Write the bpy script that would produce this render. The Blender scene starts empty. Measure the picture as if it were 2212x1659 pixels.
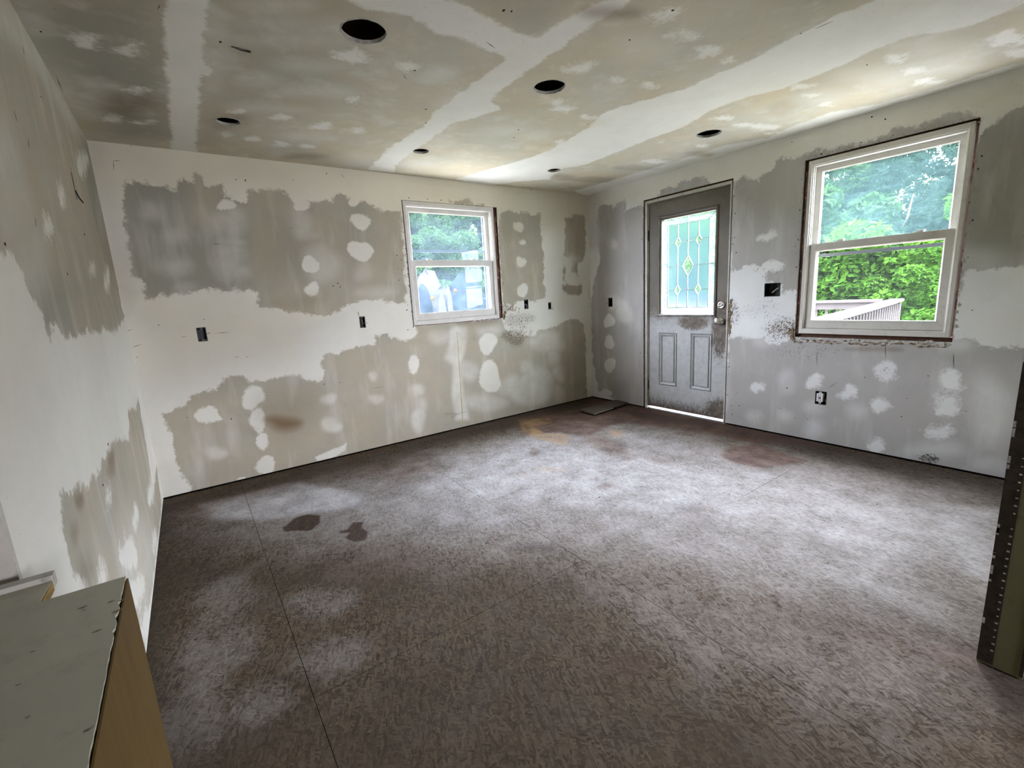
import bpy, bmesh, math, random
import numpy as np
from mathutils import Vector, Matrix
random.seed(7); rng = np.random.default_rng(7)
SC = bpy.context.scene
COL = SC.collection
# ------------------------------------------------------------------ camera
W, H = 4.1405, 2.2868                      # room width and height (metres)
CAM = np.array([0.3079, -3.8167, 1.237]); YAW, PIT, ROLL, FPX = 0.6098, -0.1895, -0.0562, 983.5
def _axes():
    fw = np.array([math.sin(YAW)*math.cos(PIT), math.cos(YAW)*math.cos(PIT), math.sin(PIT)])
    rt = np.array([math.cos(YAW), -math.sin(YAW), 0.0]); up = np.cross(rt, fw)
    return rt*math.cos(ROLL)+up*math.sin(ROLL), -rt*math.sin(ROLL)+up*math.cos(ROLL), fw
RT, UP, FW = _axes()
cam = bpy.data.cameras.new('camera'); camo = bpy.data.objects.new('camera', cam); COL.objects.link(camo)
cam.sensor_width = 36.0; cam.lens = FPX/2212*36.0; cam.clip_start = 0.02; cam.clip_end = 200
m = Matrix.Identity(4)
for i in range(3):
    m[i][0], m[i][1], m[i][2], m[i][3] = RT[i], UP[i], -FW[i], CAM[i]
camo.matrix_world = m
SC.camera = camo
# ------------------------------------------------------------------ light, exposure
world = bpy.data.worlds.new('overcast_sky'); SC.world = world; world.use_nodes = True
bg = world.node_tree.nodes['Background']; bg.inputs[0].default_value = (0.955, 0.945, 1.08, 1); bg.inputs[1].default_value = 40.0
SC.view_settings.view_transform = 'Standard'; SC.view_settings.look = 'None'
SC.view_settings.gamma = 1.0; SC.view_settings.use_curve_mapping = False
SC.view_settings.exposure = 0.95
cy = SC.cycles
cy.max_bounces = 8; cy.diffuse_bounces = 6; cy.glossy_bounces = 2; cy.transmission_bounces = 4; cy.transparent_max_bounces = 8
cy.use_adaptive_sampling = True; cy.adaptive_threshold = 0.09; cy.adaptive_min_samples = 16
cy.caustics_reflective = False; cy.caustics_refractive = False; cy.sample_clamp_indirect = 12.0
cy.use_denoising = True
def portal(name, loc, rot, sx, sy):
    l = bpy.data.lights.new(name, 'AREA'); l.shape = 'RECTANGLE'; l.size = sx; l.size_y = sy; l.cycles.is_portal = True
    o = bpy.data.objects.new(name, l); COL.objects.link(o); o.location = loc; o.rotation_euler = rot; return o
portal('sky_portal_back', (2.42, 0.17, 1.55), (-math.pi/2, 0, 0), 0.95, 1.1)
portal('sky_portal_right', (W+0.17, -2.66, 1.45), (0, math.pi/2, 0), 1.3, 0.92)
portal('sky_portal_rear_fill', (2.0, -6.72, 1.45), (math.pi/2, 0, 0), .92, .62)  # sky through the rear opening that was added as fill light
portal('sky_portal_door', (W+0.17, -1.21, 1.43), (0, math.pi/2, 0), 0.95, 0.62)

# ------------------------------------------------------------------ pixel -> place on a known surface
def ray(u, v): return RT*(u-1106)/FPX + UP*(829.5-v)/FPX + FW
def hit(u, v, ax, val):
    d = ray(u, v); return CAM + d*((val-CAM[ax])/d[ax])
def px_back(u, v): p = hit(u, v, 1, 0.0); return p[0], p[2]
def px_right(u, v): p = hit(u, v, 0, W); return p[1], p[2]
def px_left(u, v): p = hit(u, v, 0, 0.0); return p[1], p[2]
def px_ceil(u, v): p = hit(u, v, 2, H); return p[0], p[1]
def px_floor(u, v): p = hit(u, v, 2, 0.0); return p[0], p[1]
M_BACK = lambda u, v, d: (u, d, v)
M_RIGHT = lambda u, v, d: (W+d, u, v)
M_LEFT = lambda u, v, d: (-d, u, v)
M_CEIL = lambda u, v, d: (u, v, H+d)
M_FLOOR = lambda u, v, d: (u, v, -d)
def Z(ox, oy, s):                                   # zoomed-crop coordinates -> photograph pixels
    return lambda pts: [(ox+x/s, oy+y/s) for x, y in pts]
def ell(cx, cy_, rx, ry, n=22, j=0.13):
    ph = random.random()*6.28; ph2 = random.random()*6.28
    return [(cx+rx*math.cos(a)*(1+j*math.sin(2*a+ph)+j*.7*math.sin(3*a+ph2)), cy_+ry*math.sin(a)*(1+j*math.sin(2*a+ph)+j*.7*math.sin(3*a+ph2)))
            for a in (i*2*math.pi/n for i in range(n))]
def sdf(P, poly):
    """signed distance (negative inside) of points P (n,2) to a polygon"""
    q = np.array(poly); a = q; b = np.roll(q, -1, 0)
    best = np.full(len(P), 1e9); inside = np.zeros(len(P), bool)
    for (ax, ay), (bx_, by) in zip(a, b):
        ex, ey = bx_-ax, by-ay; px_, py = P[:, 0]-ax, P[:, 1]-ay
        t = np.clip((px_*ex+py*ey)/(ex*ex+ey*ey+1e-12), 0, 1)
        best = np.minimum(best, (px_-t*ex)**2+(py-t*ey)**2)
        c = ((ay > P[:, 1]) != (by > P[:, 1]))
        if abs(ey) > 1e-12:
            inside ^= c & (P[:, 0] < ex*(P[:, 1]-ay)/ey+ax)
    d = np.sqrt(best); return np.where(inside, -d, d)
class Fields:
    """marks of a surface: joint compound, patches, stains, each with a shape of its own"""
    def __init__(s, px): s.px = px; s.main = []; s.invert = False; s.spots = []; s.faint = []; s.brown = []; s.tint = []; s.dirt = []; s.tone = []
    def w(s, pts): return [s.px(*p) for p in pts]
    def soft(s, P, lst, n):
        r = np.zeros(n)
        for poly, soft, op in lst:
            q = np.array(poly); cen = np.mean(q, 0); dep = max(0.0, -float(sdf(cen[None], poly)[0])); pk = min(1.0, .5+dep/soft)
            t = np.clip((0.5-sdf(P, poly)/soft)/pk, 0, 1); t = t*t*(3-2*t)
            r = np.maximum(r, t*op)
        return r
    def evaluate(s, P):
        n = len(P); mud = np.full(n, 0.3)
        if s.main:
            dd = np.min([sdf(P, p) for p in s.main], 0); mud = -dd if s.invert else dd
        mud = np.clip(mud, -.3, .3)
        sp = np.full(n, -2.0)
        for poly, soft in s.spots: sp = np.maximum(sp, np.clip(0.5-sdf(P, poly)/soft, -2, 3))
        A = np.stack([mud, sp, s.soft(P, s.faint, n)], 1)
        B = np.stack([s.soft(P, s.brown, n), s.soft(P, s.tint, n), s.soft(P, s.dirt, n)], 1)
        C = np.stack([s.soft(P, s.tone, n), np.zeros(n), np.zeros(n)], 1)
        return A, B, C
    # adders take pixel polygons
    def g(s, pts): s.main.append(s.w(pts))
    def sp(s, pts, soft=.02): s.spots.append((s.w(pts), soft))
    def fa(s, pts, soft=.12, op=.6): s.faint.append((s.w(pts), soft, op))
    def br(s, pts, soft=.15, op=.6): s.brown.append((s.w(pts), soft, op))
    def ti(s, pts, soft=.3, op=.6): s.tint.append((s.w(pts), soft, op))
    def di(s, pts, soft=.08, op=.7): s.dirt.append((s.w(pts), soft, op))
    def to(s, pts, soft=.2, op=.6): s.tone.append((s.w(pts), soft, op))

# ------------------------------------------------------------------ objects
def link(name, me, mat=None, parent=None):
    o = bpy.data.objects.new(name, me); COL.objects.link(o)
    if mat is not None and me is not None and not me.materials: me.materials.append(mat)
    if parent is not None: o.parent = parent
    return o
def tag(o, label=None, cat=None, group=None, kind=None):
    if label: o['label'] = label
    if cat: o['category'] = cat
    if group: o['group'] = group
    if kind: o['kind'] = kind
    return o
def empty(name, loc=(0, 0, 0), rz=0.0):
    o = bpy.data.objects.new(name, None); COL.objects.link(o); o.location = loc; o.rotation_euler = (0, 0, rz); o.empty_display_size = .1; return o
class MB:
    """collects shapes into one mesh"""
    def __init__(s): s.v = []; s.f = []; s.sm = False
    def add(s, vs, fs):
        o = len(s.v); s.v += [tuple(map(float, p)) for p in vs]; s.f += [tuple(i+o for i in f) for f in fs]; return s
    def box(s, M, u0, u1, v0, v1, d0, d1):
        c = [M(u, v, d) for d in (d0, d1) for v in (v0, v1) for u in (u0, u1)]
        return s.add(c, [(0, 1, 3, 2), (4, 6, 7, 5), (0, 4, 5, 1), (2, 3, 7, 6), (0, 2, 6, 4), (1, 5, 7, 3)])
    def ring(s, M, o, i, d0, d1):
        """rectangular frame; o, i = (u0,u1,v0,v1) outer and inner"""
        s.box(M, o[0], i[0], o[2], o[3], d0, d1); s.box(M, i[1], o[1], o[2], o[3], d0, d1)
        s.box(M, i[0], i[1], o[2], i[2], d0, d1); s.box(M, i[0], i[1], i[3], o[3], d0, d1); return s
    def bevel_ring(s, M, o, i, do, di):
        """sloping moulding from outer rectangle at depth do to inner rectangle at depth di"""
        a = [(o[0], o[2]), (o[1], o[2]), (o[1], o[3]), (o[0], o[3])]; b = [(i[0], i[2]), (i[1], i[2]), (i[1], i[3]), (i[0], i[3])]
        return s.add([M(u, v, do) for u, v in a]+[M(u, v, di) for u, v in b], [(k, (k+1) % 4, 4+(k+1) % 4, 4+k) for k in range(4)])
    def prism(s, M, poly, d0, d1):
        n = len(poly)
        return s.add([M(u, v, d0) for u, v in poly]+[M(u, v, d1) for u, v in poly],
                     [tuple(range(n)), tuple(range(2*n-1, n-1, -1))]+[(k, (k+1) % n, n+(k+1) % n, n+k) for k in range(n)])
    def tube(s, pts, r, n=8, cap=True):
        pts = [Vector(p) for p in pts]; rs = r if isinstance(r, (list, tuple)) else [r]*len(pts); vs = []
        for i, p in enumerate(pts):
            t = (pts[min(i+1, len(pts)-1)]-pts[max(i-1, 0)]).normalized(); a = t.orthogonal().normalized(); b = t.cross(a)
            vs += [tuple(p+(a*math.cos(k*2*math.pi/n)+b*math.sin(k*2*math.pi/n))*rs[i]) for k in range(n)]
        fs = [(i*n+k, i*n+(k+1) % n, (i+1)*n+(k+1) % n, (i+1)*n+k) for i in range(len(pts)-1) for k in range(n)]
        if cap: fs += [tuple(range(n-1, -1, -1)), tuple(range((len(pts)-1)*n, len(pts)*n))]
        return s.add(vs, fs)
    def lathe(s, c, ax, prof, n=20):
        """prof: (distance along axis, radius)"""
        ax = Vector(ax).normalized(); a = ax.orthogonal().normalized(); b = ax.cross(a); c = Vector(c); vs = []
        for h, r in prof: vs += [tuple(c+ax*h+(a*math.cos(k*2*math.pi/n)+b*math.sin(k*2*math.pi/n))*max(r, 1e-4)) for k in range(n)]
        fs = [(i*n+k, i*n+(k+1) % n, (i+1)*n+(k+1) % n, (i+1)*n+k) for i in range(len(prof)-1) for k in range(n)]
        fs += [tuple(range(n-1, -1, -1)), tuple(range((len(prof)-1)*n, len(prof)*n))]
        return s.add(vs, fs)
    def mesh(s, name, smooth=False, bevel=0.0):
        me = bpy.data.meshes.new(name); me.from_pydata(s.v, [], s.f); bm = bmesh.new(); bm.from_mesh(me)
        bmesh.ops.recalc_face_normals(bm, faces=bm.faces)
        if bevel > 0:
            es = [e for e in bm.edges if e.is_manifold and e.calc_face_angle(0) > .6]
            bmesh.ops.bevel(bm, geom=es, offset=bevel, segments=2, affect='EDGES', profile=.6)
        bm.to_mesh(me); bm.free()
        if smooth: me.polygons.foreach_set('use_smooth', [True]*len(me.polygons))
        return me
    def build(s, name, mat, parent=None, smooth=False, bevel=0.0): return link(name, s.mesh(name, smooth, bevel), mat, parent)
def lines(a, b, step, extra):
    base = np.linspace(a, b, max(2, int(round((b-a)/step))+1)); ex = np.array(sorted(set(round(e, 5) for e in extra if a+1e-6 < e < b-1e-6)))
    if len(ex): base = np.array([x for x in base if x in (base[0], base[-1]) or np.min(np.abs(ex-x)) > step*.35])
    return np.unique(np.concatenate([base, ex]))
def sheet(name, M, u0, u1, v0, v1, step, holes, fields, mat, thick, parent=None, circles=(), jit=None):
    """one sheet surface with real openings and edges; marks are stored per vertex"""
    eu = [e for h in holes for e in h[:2]]; ev = [e for h in holes for e in h[2:]]; sq = []
    for cx, cy_, r in circles:
        q = r*1.3; sq.append((cx-q, cx+q, cy_-q, cy_+q)); eu += [cx-q, cx+q]; ev += [cy_-q, cy_+q]
    us = lines(u0, u1, step, eu); vs = lines(v0, v1, step, ev); nu, nv = len(us), len(vs)
    uc = (us[:-1]+us[1:])/2; vc = (vs[:-1]+vs[1:])/2
    keep = np.ones((nv-1, nu-1), bool)
    for h in list(holes)+sq:
        keep[np.ix_((vc > h[2]) & (vc < h[3]), (uc > h[0]) & (uc < h[1]))] = False
    bm = bmesh.new(); used = np.zeros((nv, nu), bool)
    for a, b in ((0, 0), (0, 1), (1, 0), (1, 1)): used[a:nv-1+a, b:nu-1+b] |= keep
    grid = {}; uvl = []
    def nv_(u, v, d=0.0): uvl.append((u, v)); return bm.verts.new(M(u, v, d))
    for j in range(nv):
        for i in range(nu):
            if used[j, i]: grid[(j, i)] = nv_(us[i], vs[j])
    for j in range(nv-1):
        for i in range(nu-1):
            if keep[j, i]: bm.faces.new((grid[(j, i)], grid[(j, i+1)], grid[(j+1, i+1)], grid[(j+1, i)]))
    for (cx, cy_, r), h in zip(circles, sq):
        per = [(math.atan2(vs[j]-cy_, us[i]-cx), (j, i)) for j in range(nv) for i in range(nu)
               if h[0]-1e-6 <= us[i] <= h[1]+1e-6 and h[2]-1e-6 <= vs[j] <= h[3]+1e-6 and (min(abs(us[i]-h[0]), abs(us[i]-h[1])) < 1e-6 or min(abs(vs[j]-h[2]), abs(vs[j]-h[3])) < 1e-6)]
        per.sort(); ring = []
        for an, k in per:
            rr = r*(1+random.uniform(-.015, .015)); ring.append((grid[k], nv_(cx+rr*math.cos(an), cy_+rr*math.sin(an))))
        for a in range(len(ring)):
            b = (a+1) % len(ring); bm.faces.new((ring[a][0], ring[b][0], ring[b][1], ring[a][1]))
    if thick > 0:
        be = [e for e in bm.edges if e.is_boundary]; r = bmesh.ops.extrude_edge_only(bm, edges=be)
        d0 = Vector(M(0, 0, 0)); dv = (Vector(M(0, 0, 1))-d0)*thick
        for v in r['geom']:
            if isinstance(v, bmesh.types.BMVert): v.co += dv
    bmesh.ops.recalc_face_normals(bm, faces=bm.faces)
    me = bpy.data.meshes.new(name); bm.to_mesh(me); bm.free()
    co = np.zeros(len(me.vertices)*3); me.vertices.foreach_get('co', co); co = co.reshape(-1, 3)
    if M is M_BACK: P = co[:, [0, 2]]
    elif M in (M_RIGHT, M_LEFT): P = co[:, [1, 2]]
    else: P = co[:, [0, 1]]
    # face the room
    n0 = me.polygons[0].normal; want = Vector(M(0, 0, 0))-Vector(M(0, 0, 1))
    if n0.dot(want) < 0: me.flip_normals()
    if fields is not None:
        for nm, arr in zip(('marks_a', 'marks_b', 'marks_c'), fields.evaluate(P)):
            at = me.attributes.new(nm, 'FLOAT_VECTOR', 'POINT'); at.data.foreach_set('vector', np.ascontiguousarray(arr, np.float32).ravel())
    return link(name, me, mat, parent)
# ------------------------------------------------------------------ materials
class NT:
    def __init__(s, name):
        s.m = bpy.data.materials.new(name); s.m.use_nodes = True; s.t = s.m.node_tree; s.t.nodes.clear()
        s.out = s.t.nodes.new('ShaderNodeOutputMaterial'); s._co = None
    def n(s, typ, **k):
        nd = s.t.nodes.new(typ)
        for a, b in k.items(): setattr(nd, a, b)
        return nd
    def put(s, sock, val):
        if isinstance(val, bpy.types.NodeSocket): s.t.links.new(val, sock)
        elif isinstance(val, (tuple, list)): sock.default_value = tuple(val) if len(val) == len(sock.default_value) else tuple(val)+(1.0,)
        else: sock.default_value = val
    def rco(s, scale, rz):                       # turned first, then stretched
        a = s.co((1, 1, 1), (0, 0, rz)); mp = s.n('ShaderNodeMapping'); mp.inputs['Scale'].default_value = scale; s.t.links.new(a, mp.inputs[0]); return mp.outputs[0]
    def co(s, scale=(1, 1, 1), rot=(0, 0, 0), obj=False):
        tc = s.n('ShaderNodeTexCoord'); mp = s.n('ShaderNodeMapping'); mp.inputs['Scale'].default_value = scale; mp.inputs['Rotation'].default_value = rot
        if obj: s.t.links.new(tc.outputs['Object'], mp.inputs[0])
        else:
            g = s.n('ShaderNodeNewGeometry'); s.t.links.new(g.outputs['Position'], mp.inputs[0])
        return mp.outputs[0]
    def noise(s, scale, detail=3.0, rough=.55, co=None, dist=0.0):
        nd = s.n('ShaderNodeTexNoise'); nd.inputs['Scale'].default_value = scale; nd.inputs['Detail'].default_value = detail; nd.inputs['Roughness'].default_value = rough; nd.inputs['Distortion'].default_value = dist
        s.t.links.new(co if co is not None else s.co(), nd.inputs['Vector']); return nd.outputs['Fac']
    def vor(s, scale, co=None, feature='F1', out='Distance'):
        nd = s.n('ShaderNodeTexVoronoi', feature=feature); nd.inputs['Scale'].default_value = scale
        s.t.links.new(co if co is not None else s.co(), nd.inputs['Vector']); return nd.outputs[out]
    def ma(s, op, a, b=0.0, c=0.0, clamp=False):
        nd = s.n('ShaderNodeMath', operation=op, use_clamp=clamp)
        for i, x in enumerate((a, b, c)): s.put(nd.inputs[i], x)
        return nd.outputs[0]
    def rng(s, x, a, b, c=0.0, d=1.0):
        nd = s.n('ShaderNodeMapRange', clamp=True)
        for i, q in enumerate((x, a, b, c, d)): s.put(nd.inputs[i], q)
        return nd.outputs[0]
    def mix(s, f, a, b, mode='MIX'):
        nd = s.n('ShaderNodeMix', data_type='RGBA', blend_type=mode, clamp_factor=True); s.put(nd.inputs[0], f); s.put(nd.inputs[6], a); s.put(nd.inputs[7], b); return nd.outputs[2]
    def attr(s, name):
        a = s.n('ShaderNodeAttribute', attribute_name=name); x = s.n('ShaderNodeSeparateXYZ'); s.t.links.new(a.outputs['Vector'], x.inputs[0]); return x.outputs
    def bump(s, h, strength=.3, dist=.01):
        b = s.n('ShaderNodeBump'); b.inputs['Strength'].default_value = strength; b.inputs['Distance'].default_value = dist; s.put(b.inputs['Height'], h); return b.outputs[0]
    def bsdf(s, col, rough=.8, spec=.3, nor=None, metal=0.0):
        p = s.n('ShaderNodeBsdfPrincipled'); s.put(p.inputs['Base Color'], col); s.put(p.inputs['Roughness'], rough); p.inputs['Specular IOR Level'].default_value = spec; s.put(p.inputs['Metallic'], metal)
        if nor is not None: s.t.links.new(nor, p.inputs['Normal'])
        return p.outputs[0]
    def done(s, sh): s.t.links.new(sh, s.out.inputs[0]); return s.m
def simple(name, col, rough=.7, spec=.3, var=.15, scale=9.0, metal=0.0, bump=.0, dark=None):
    t = NT(name); n = t.noise(scale, 5, .6); f = t.rng(n, .3, .7, 1-var, 1+var)
    cm = t.n('ShaderNodeVectorMath', operation='SCALE'); t.put(cm.inputs[0], col[:3]); t.put(cm.inputs['Scale'], f); c = cm.outputs[0]
    if dark: c = t.mix(t.rng(t.noise(scale*3.1, 6, .7), .55, .72), c, dark)
    nor = t.bump(t.noise(scale*6, 4), bump, .004) if bump else None
    return t.done(t.bsdf(c, rough, spec, nor, metal))
def wood(name, a, b, axis=0, rough=.7, sc=1.0):
    t = NT(name); s = [14*sc]*3; s[axis] = 1.2*sc
    n = t.noise(3.0, 6, .65, t.co(tuple(s)), .6); n2 = t.noise(5, 3)
    c = t.mix(t.rng(n, .3, .7), a, b); c = t.mix(t.rng(n2, .45, .75, 0, .5), c, tuple(x*.55 for x in a))
    return t.done(t.bsdf(c, rough, .25, t.bump(n, .25, .003)))
MUD = (0.76, 0.745, 0.68); CREAM = (0.74, 0.69, 0.55); GYP = (0.43, 0.405, 0.33); GYPG = (0.31, 0.305, 0.265)
def drywall(name, gyp=GYP, mud=MUD, tan=(.46, .40, .305), e1=.12, e2=.05):
    t = NT(name); A = t.attr('marks_a'); B = t.attr('marks_b'); C = t.attr('marks_c')
    n1 = t.noise(13, 4, .62); n2 = t.noise(55, 3, .65); n3 = t.noise(2.3, 2, .6); n4 = t.noise(5.5, 4, .65)
    edge = t.ma('MULTIPLY_ADD', t.ma('SUBTRACT', n1, .5), e1, A[0]); edge = t.ma('MULTIPLY_ADD', t.ma('SUBTRACT', n2, .5), e2, edge)
    mud_f = t.rng(edge, -.009, .010)
    sp = t.rng(t.ma('MULTIPLY_ADD', t.ma('SUBTRACT', n2, .5), 1.6, t.ma('MULTIPLY_ADD', t.ma('SUBTRACT', n1, .5), 2.6, A[1])), .1, .9, 0, .95)
    fa = t.ma('MULTIPLY', A[2], t.rng(n4, .3, .62, .35, 1.0))
    m = t.ma('MAXIMUM', t.ma('MAXIMUM', mud_f, sp), fa)
    g = t.mix(t.rng(n3, .35, .7), gyp, tan); g = t.mix(C[0], g, GYPG); g = t.mix(t.rng(n4, .35, .75, 0, .35), g, tuple(x*.72 for x in gyp))
    sw = t.noise(7, 3, .6, t.co((1, 1, .22))); g = t.mix(t.rng(sw, .52, .75, 0, .35), g, mud)
    mu = t.mix(B[1], mud, CREAM); mu = t.mix(t.rng(n4, .4, .8, 0, .28), mu, tuple(x*.74 for x in mud)); mu = t.mix(t.rng(n3, .45, .8, 0, .3), mu, CREAM)
    c = t.mix(m, g, mu)
    c = t.mix(B[0], c, (.17, .105, .05))
    spk = t.rng(t.ma('ADD', t.noise(95, 2, .7), t.ma('MULTIPLY', B[2], .26)), .70, .80)
    c = t.mix(t.ma('MULTIPLY', spk, .8), c, (.085, .06, .04)); c = t.mix(t.ma('MULTIPLY', B[2], .14), c, (.13, .10, .07))
    hgt = t.ma('ADD', t.ma('MULTIPLY', m, .6), t.ma('MULTIPLY', n2, .25))
    return t.done(t.bsdf(c, .88, .2, t.bump(hgt, .35, .004)))
MAT = {}
MAT['drywall'] = drywall('taped_drywall'); MAT['drywall_ceiling'] = drywall('taped_ceiling_board', (.61, .59, .50), (.85, .84, .79), (.64, .555, .40), .07, .03); MAT['drywall_right'] = drywall('taped_drywall_cool_lit', (.44, .425, .41), (.75, .75, .745), (.45, .425, .40))  # same board; the right-wall copy carries the bluish light in its colour
def floor_mat():
    t = NT('oriented_strand_board'); A = t.attr('marks_a'); B = t.attr('marks_b'); C = t.attr('marks_c')
    wob = t.n('ShaderNodeTexNoise'); wob.inputs['Scale'].default_value = 14; t.t.links.new(t.co(), wob.inputs['Vector'])
    chip = None                                                        # strands pressed flat in several directions, one over the other
    for ang, sc_, off in ((.2, 1.0, 0), (1.35, 1.15, 3.1), (2.35, .95, 7.7), (.8, 1.3, 11.3), (1.9, 1.2, 15.9)):
        va = t.n('ShaderNodeVectorMath', operation='MULTIPLY_ADD'); t.t.links.new(wob.outputs['Color'], va.inputs[0]); va.inputs[1].default_value = (.02, .02, 0); t.t.links.new(t.rco((1, 1, 1), ang), va.inputs[2])
        mp_ = t.n('ShaderNodeMapping'); mp_.inputs['Scale'].default_value = (30*sc_, 125*sc_, 1); mp_.inputs['Location'].default_value = (off, off, 0); t.t.links.new(va.outputs[0], mp_.inputs[0])
        vo = t.n('ShaderNodeTexVoronoi', voronoi_dimensions='2D'); vo.inputs['Scale'].default_value = 1.0; t.t.links.new(mp_.outputs[0], vo.inputs['Vector'])
        q_ = t.n('ShaderNodeSeparateColor'); t.t.links.new(vo.outputs['Color'], q_.inputs[0])
        if chip is None: chip = q_.outputs[0]
        else:
            k_ = t.ma('GREATER_THAN', q_.outputs[1], .62); chip = t.ma('ADD', t.ma('MULTIPLY', chip, t.ma('SUBTRACT', 1.0, k_)), t.ma('MULTIPLY', q_.outputs[0], k_))
    st = t.ma('MULTIPLY_ADD', chip, .42, .40); dk = t.rng(t.ma('ADD', t.noise(46, 4, .7, t.co((1, 1, 1), (0, 0, .5))), t.ma('MULTIPLY', chip, .10)), .30, .62, .16, .52)
    fine = t.noise(120, 2, .7); big = t.noise(1.6, 3, .6); mid = t.noise(6, 5, .65)
    c = t.mix(t.rng(t.ma('MULTIPLY_ADD', t.ma('SUBTRACT', fine, .5), .5, st), .36, .86), (.033, .022, .012), (.110, .078, .047)); c = t.mix(t.rng(dk, .30, .18, 0, .8), c, (.016, .011, .007))
    c = t.mix(t.rng(big, .38, .7, 0, .65), c, (.042, .030, .018)); c = t.mix(t.rng(mid, .5, .8, 0, .30), c, (.10, .082, .07))
    d = t.ma('MULTIPLY_ADD', t.ma('SUBTRACT', mid, .5), .75, A[2]); d = t.ma('MULTIPLY_ADD', t.ma('SUBTRACT', st, .62), .42, d); d = t.ma('MULTIPLY_ADD', t.ma('SUBTRACT', dk, .38), .6, d)
    d = t.ma('MULTIPLY', t.rng(d, .0, .95), t.rng(A[2], .0, .2))
    c = t.mix(d, c, t.mix(t.rng(A[2], .25, .8), (.27, .245, .225), t.mix(t.rng(mid, .3, .7), (.42, .41, .425), (.56, .55, .575))))
    c = t.mix(t.rng(t.ma('MULTIPLY_ADD', t.ma('SUBTRACT', mid, .5), 1.6, A[1])  , .3, .7, 0, .97), c, t.mix(t.rng(st, .4, .85), (.030, .018, .011), (.062, .038, .024)))
    bst = t.ma('MULTIPLY', B[0], t.rng(t.ma('ADD', mid, t.ma('MULTIPLY', st, .5)), .55, .95, 1.0, .78))
    c = t.mix(bst, c, t.mix(t.rng(mid, .35, .65), (.060, .034, .026), (.135, .078, .055)))
    c = t.mix(t.ma('MULTIPLY', B[1], t.rng(mid, .35, .65, .3, 1.0)), c, (.36, .22, .10))
    c = t.mix(t.ma('MULTIPLY', B[2], t.rng(mid, .3, .7, .4, 1.0)), c, (.03, .024, .018))
    c = t.mix(t.rng(fine, .70, .76, 0, .55), c, (.03, .022, .016))
    ro = t.rng(d, 0, 1, .85, .55)
    return t.done(t.bsdf(c, ro, .16, t.bump(t.ma('ADD', st, t.ma('MULTIPLY', fine, .3)), .4, .004)))
MAT['floor'] = floor_mat()
MAT['vinyl'] = simple('dingy_white_vinyl', (.62, .60, .56), .45, .4, .06, 6, dark=(.50, .48, .43))
MAT['stud'] = wood('old_framing_lumber', (.085, .038, .024), (.16, .075, .045), 2)
MAT['dark'] = simple('dark_cavity', (.012, .010, .008), .95, .05, .2)
MAT['joist'] = wood('ceiling_joist_wood', (.12, .07, .035), (.22, .13, .07), 0)
MAT['sheathing'] = simple('plain_sheathing', (.62, .60, .55), .9, .1, .15, 3)
MAT['gypsum_edge'] = simple('crumbled_gypsum', (.55, .54, .50), .95, .1, .25, 40, dark=(.16, .13, .10), bump=.5)
MAT['torn'] = simple('torn_brown_paper', (.26, .19, .125), .95, .1, .55, 60, dark=(.07, .045, .03), bump=.5)
MAT['torn_white'] = simple('torn_white_plaster', (.52, .50, .46), .95, .1, .35, 60, dark=(.2, .15, .1), bump=.5)
MAT['insul'] = simple('dirty_pink_insulation', (.42, .20, .15), .98, .05, .5, 40, dark=(.08, .03, .02), bump=.6)
MAT['foam'] = simple('yellow_foam', (.50, .38, .14), .9, .1, .4, 60, dark=(.12, .08, .03))
MAT['black'] = simple('black_plastic', (.012, .012, .013), .45, .4, .2)
MAT['nail'] = simple('dark_speck', (.03, .024, .018), .9, .1, .3)
MAT['scuff'] = simple('scuff_grey', (.17, .15, .12), .9, .1, .4, 50)
MAT['copper'] = simple('grey_cable', (.42, .41, .38), .6, .3, .2, 50)
MAT['whiteplastic'] = simple('white_plastic', (.72, .73, .72), .4, .4, .05)
MAT['redplastic'] = simple('red_plastic', (.35, .04, .06), .5, .3, .1)
MAT['tape'] = simple('yellowed_tape', (.52, .45, .24), .9, .1, .25, 30)
MAT['chrome'] = simple('worn_chrome', (.72, .71, .69), .22, .5, .1, 20, metal=1.0)
MAT['came'] = simple('brass_came', (.16, .16, .145), .4, .5, .08, 30, metal=.35)
MAT['trim'] = simple('chipped_white_trim', (.52, .50, .44), .6, .3, .12, 12, dark=(.22, .18, .13))
MAT['bead'] = simple('rusty_corner_bead', (.055, .045, .033), .6, .3, .35, 25, metal=.3, dark=(.02, .016, .012))
MAT['alu'] = simple('aluminium', (.6, .6, .6), .4, .5, .1, 10, metal=.9)
MAT['olive'] = simple('bare_olive_drywall', (.21, .20, .115), .9, .15, .12, 3, dark=(.13, .12, .07))
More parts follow.
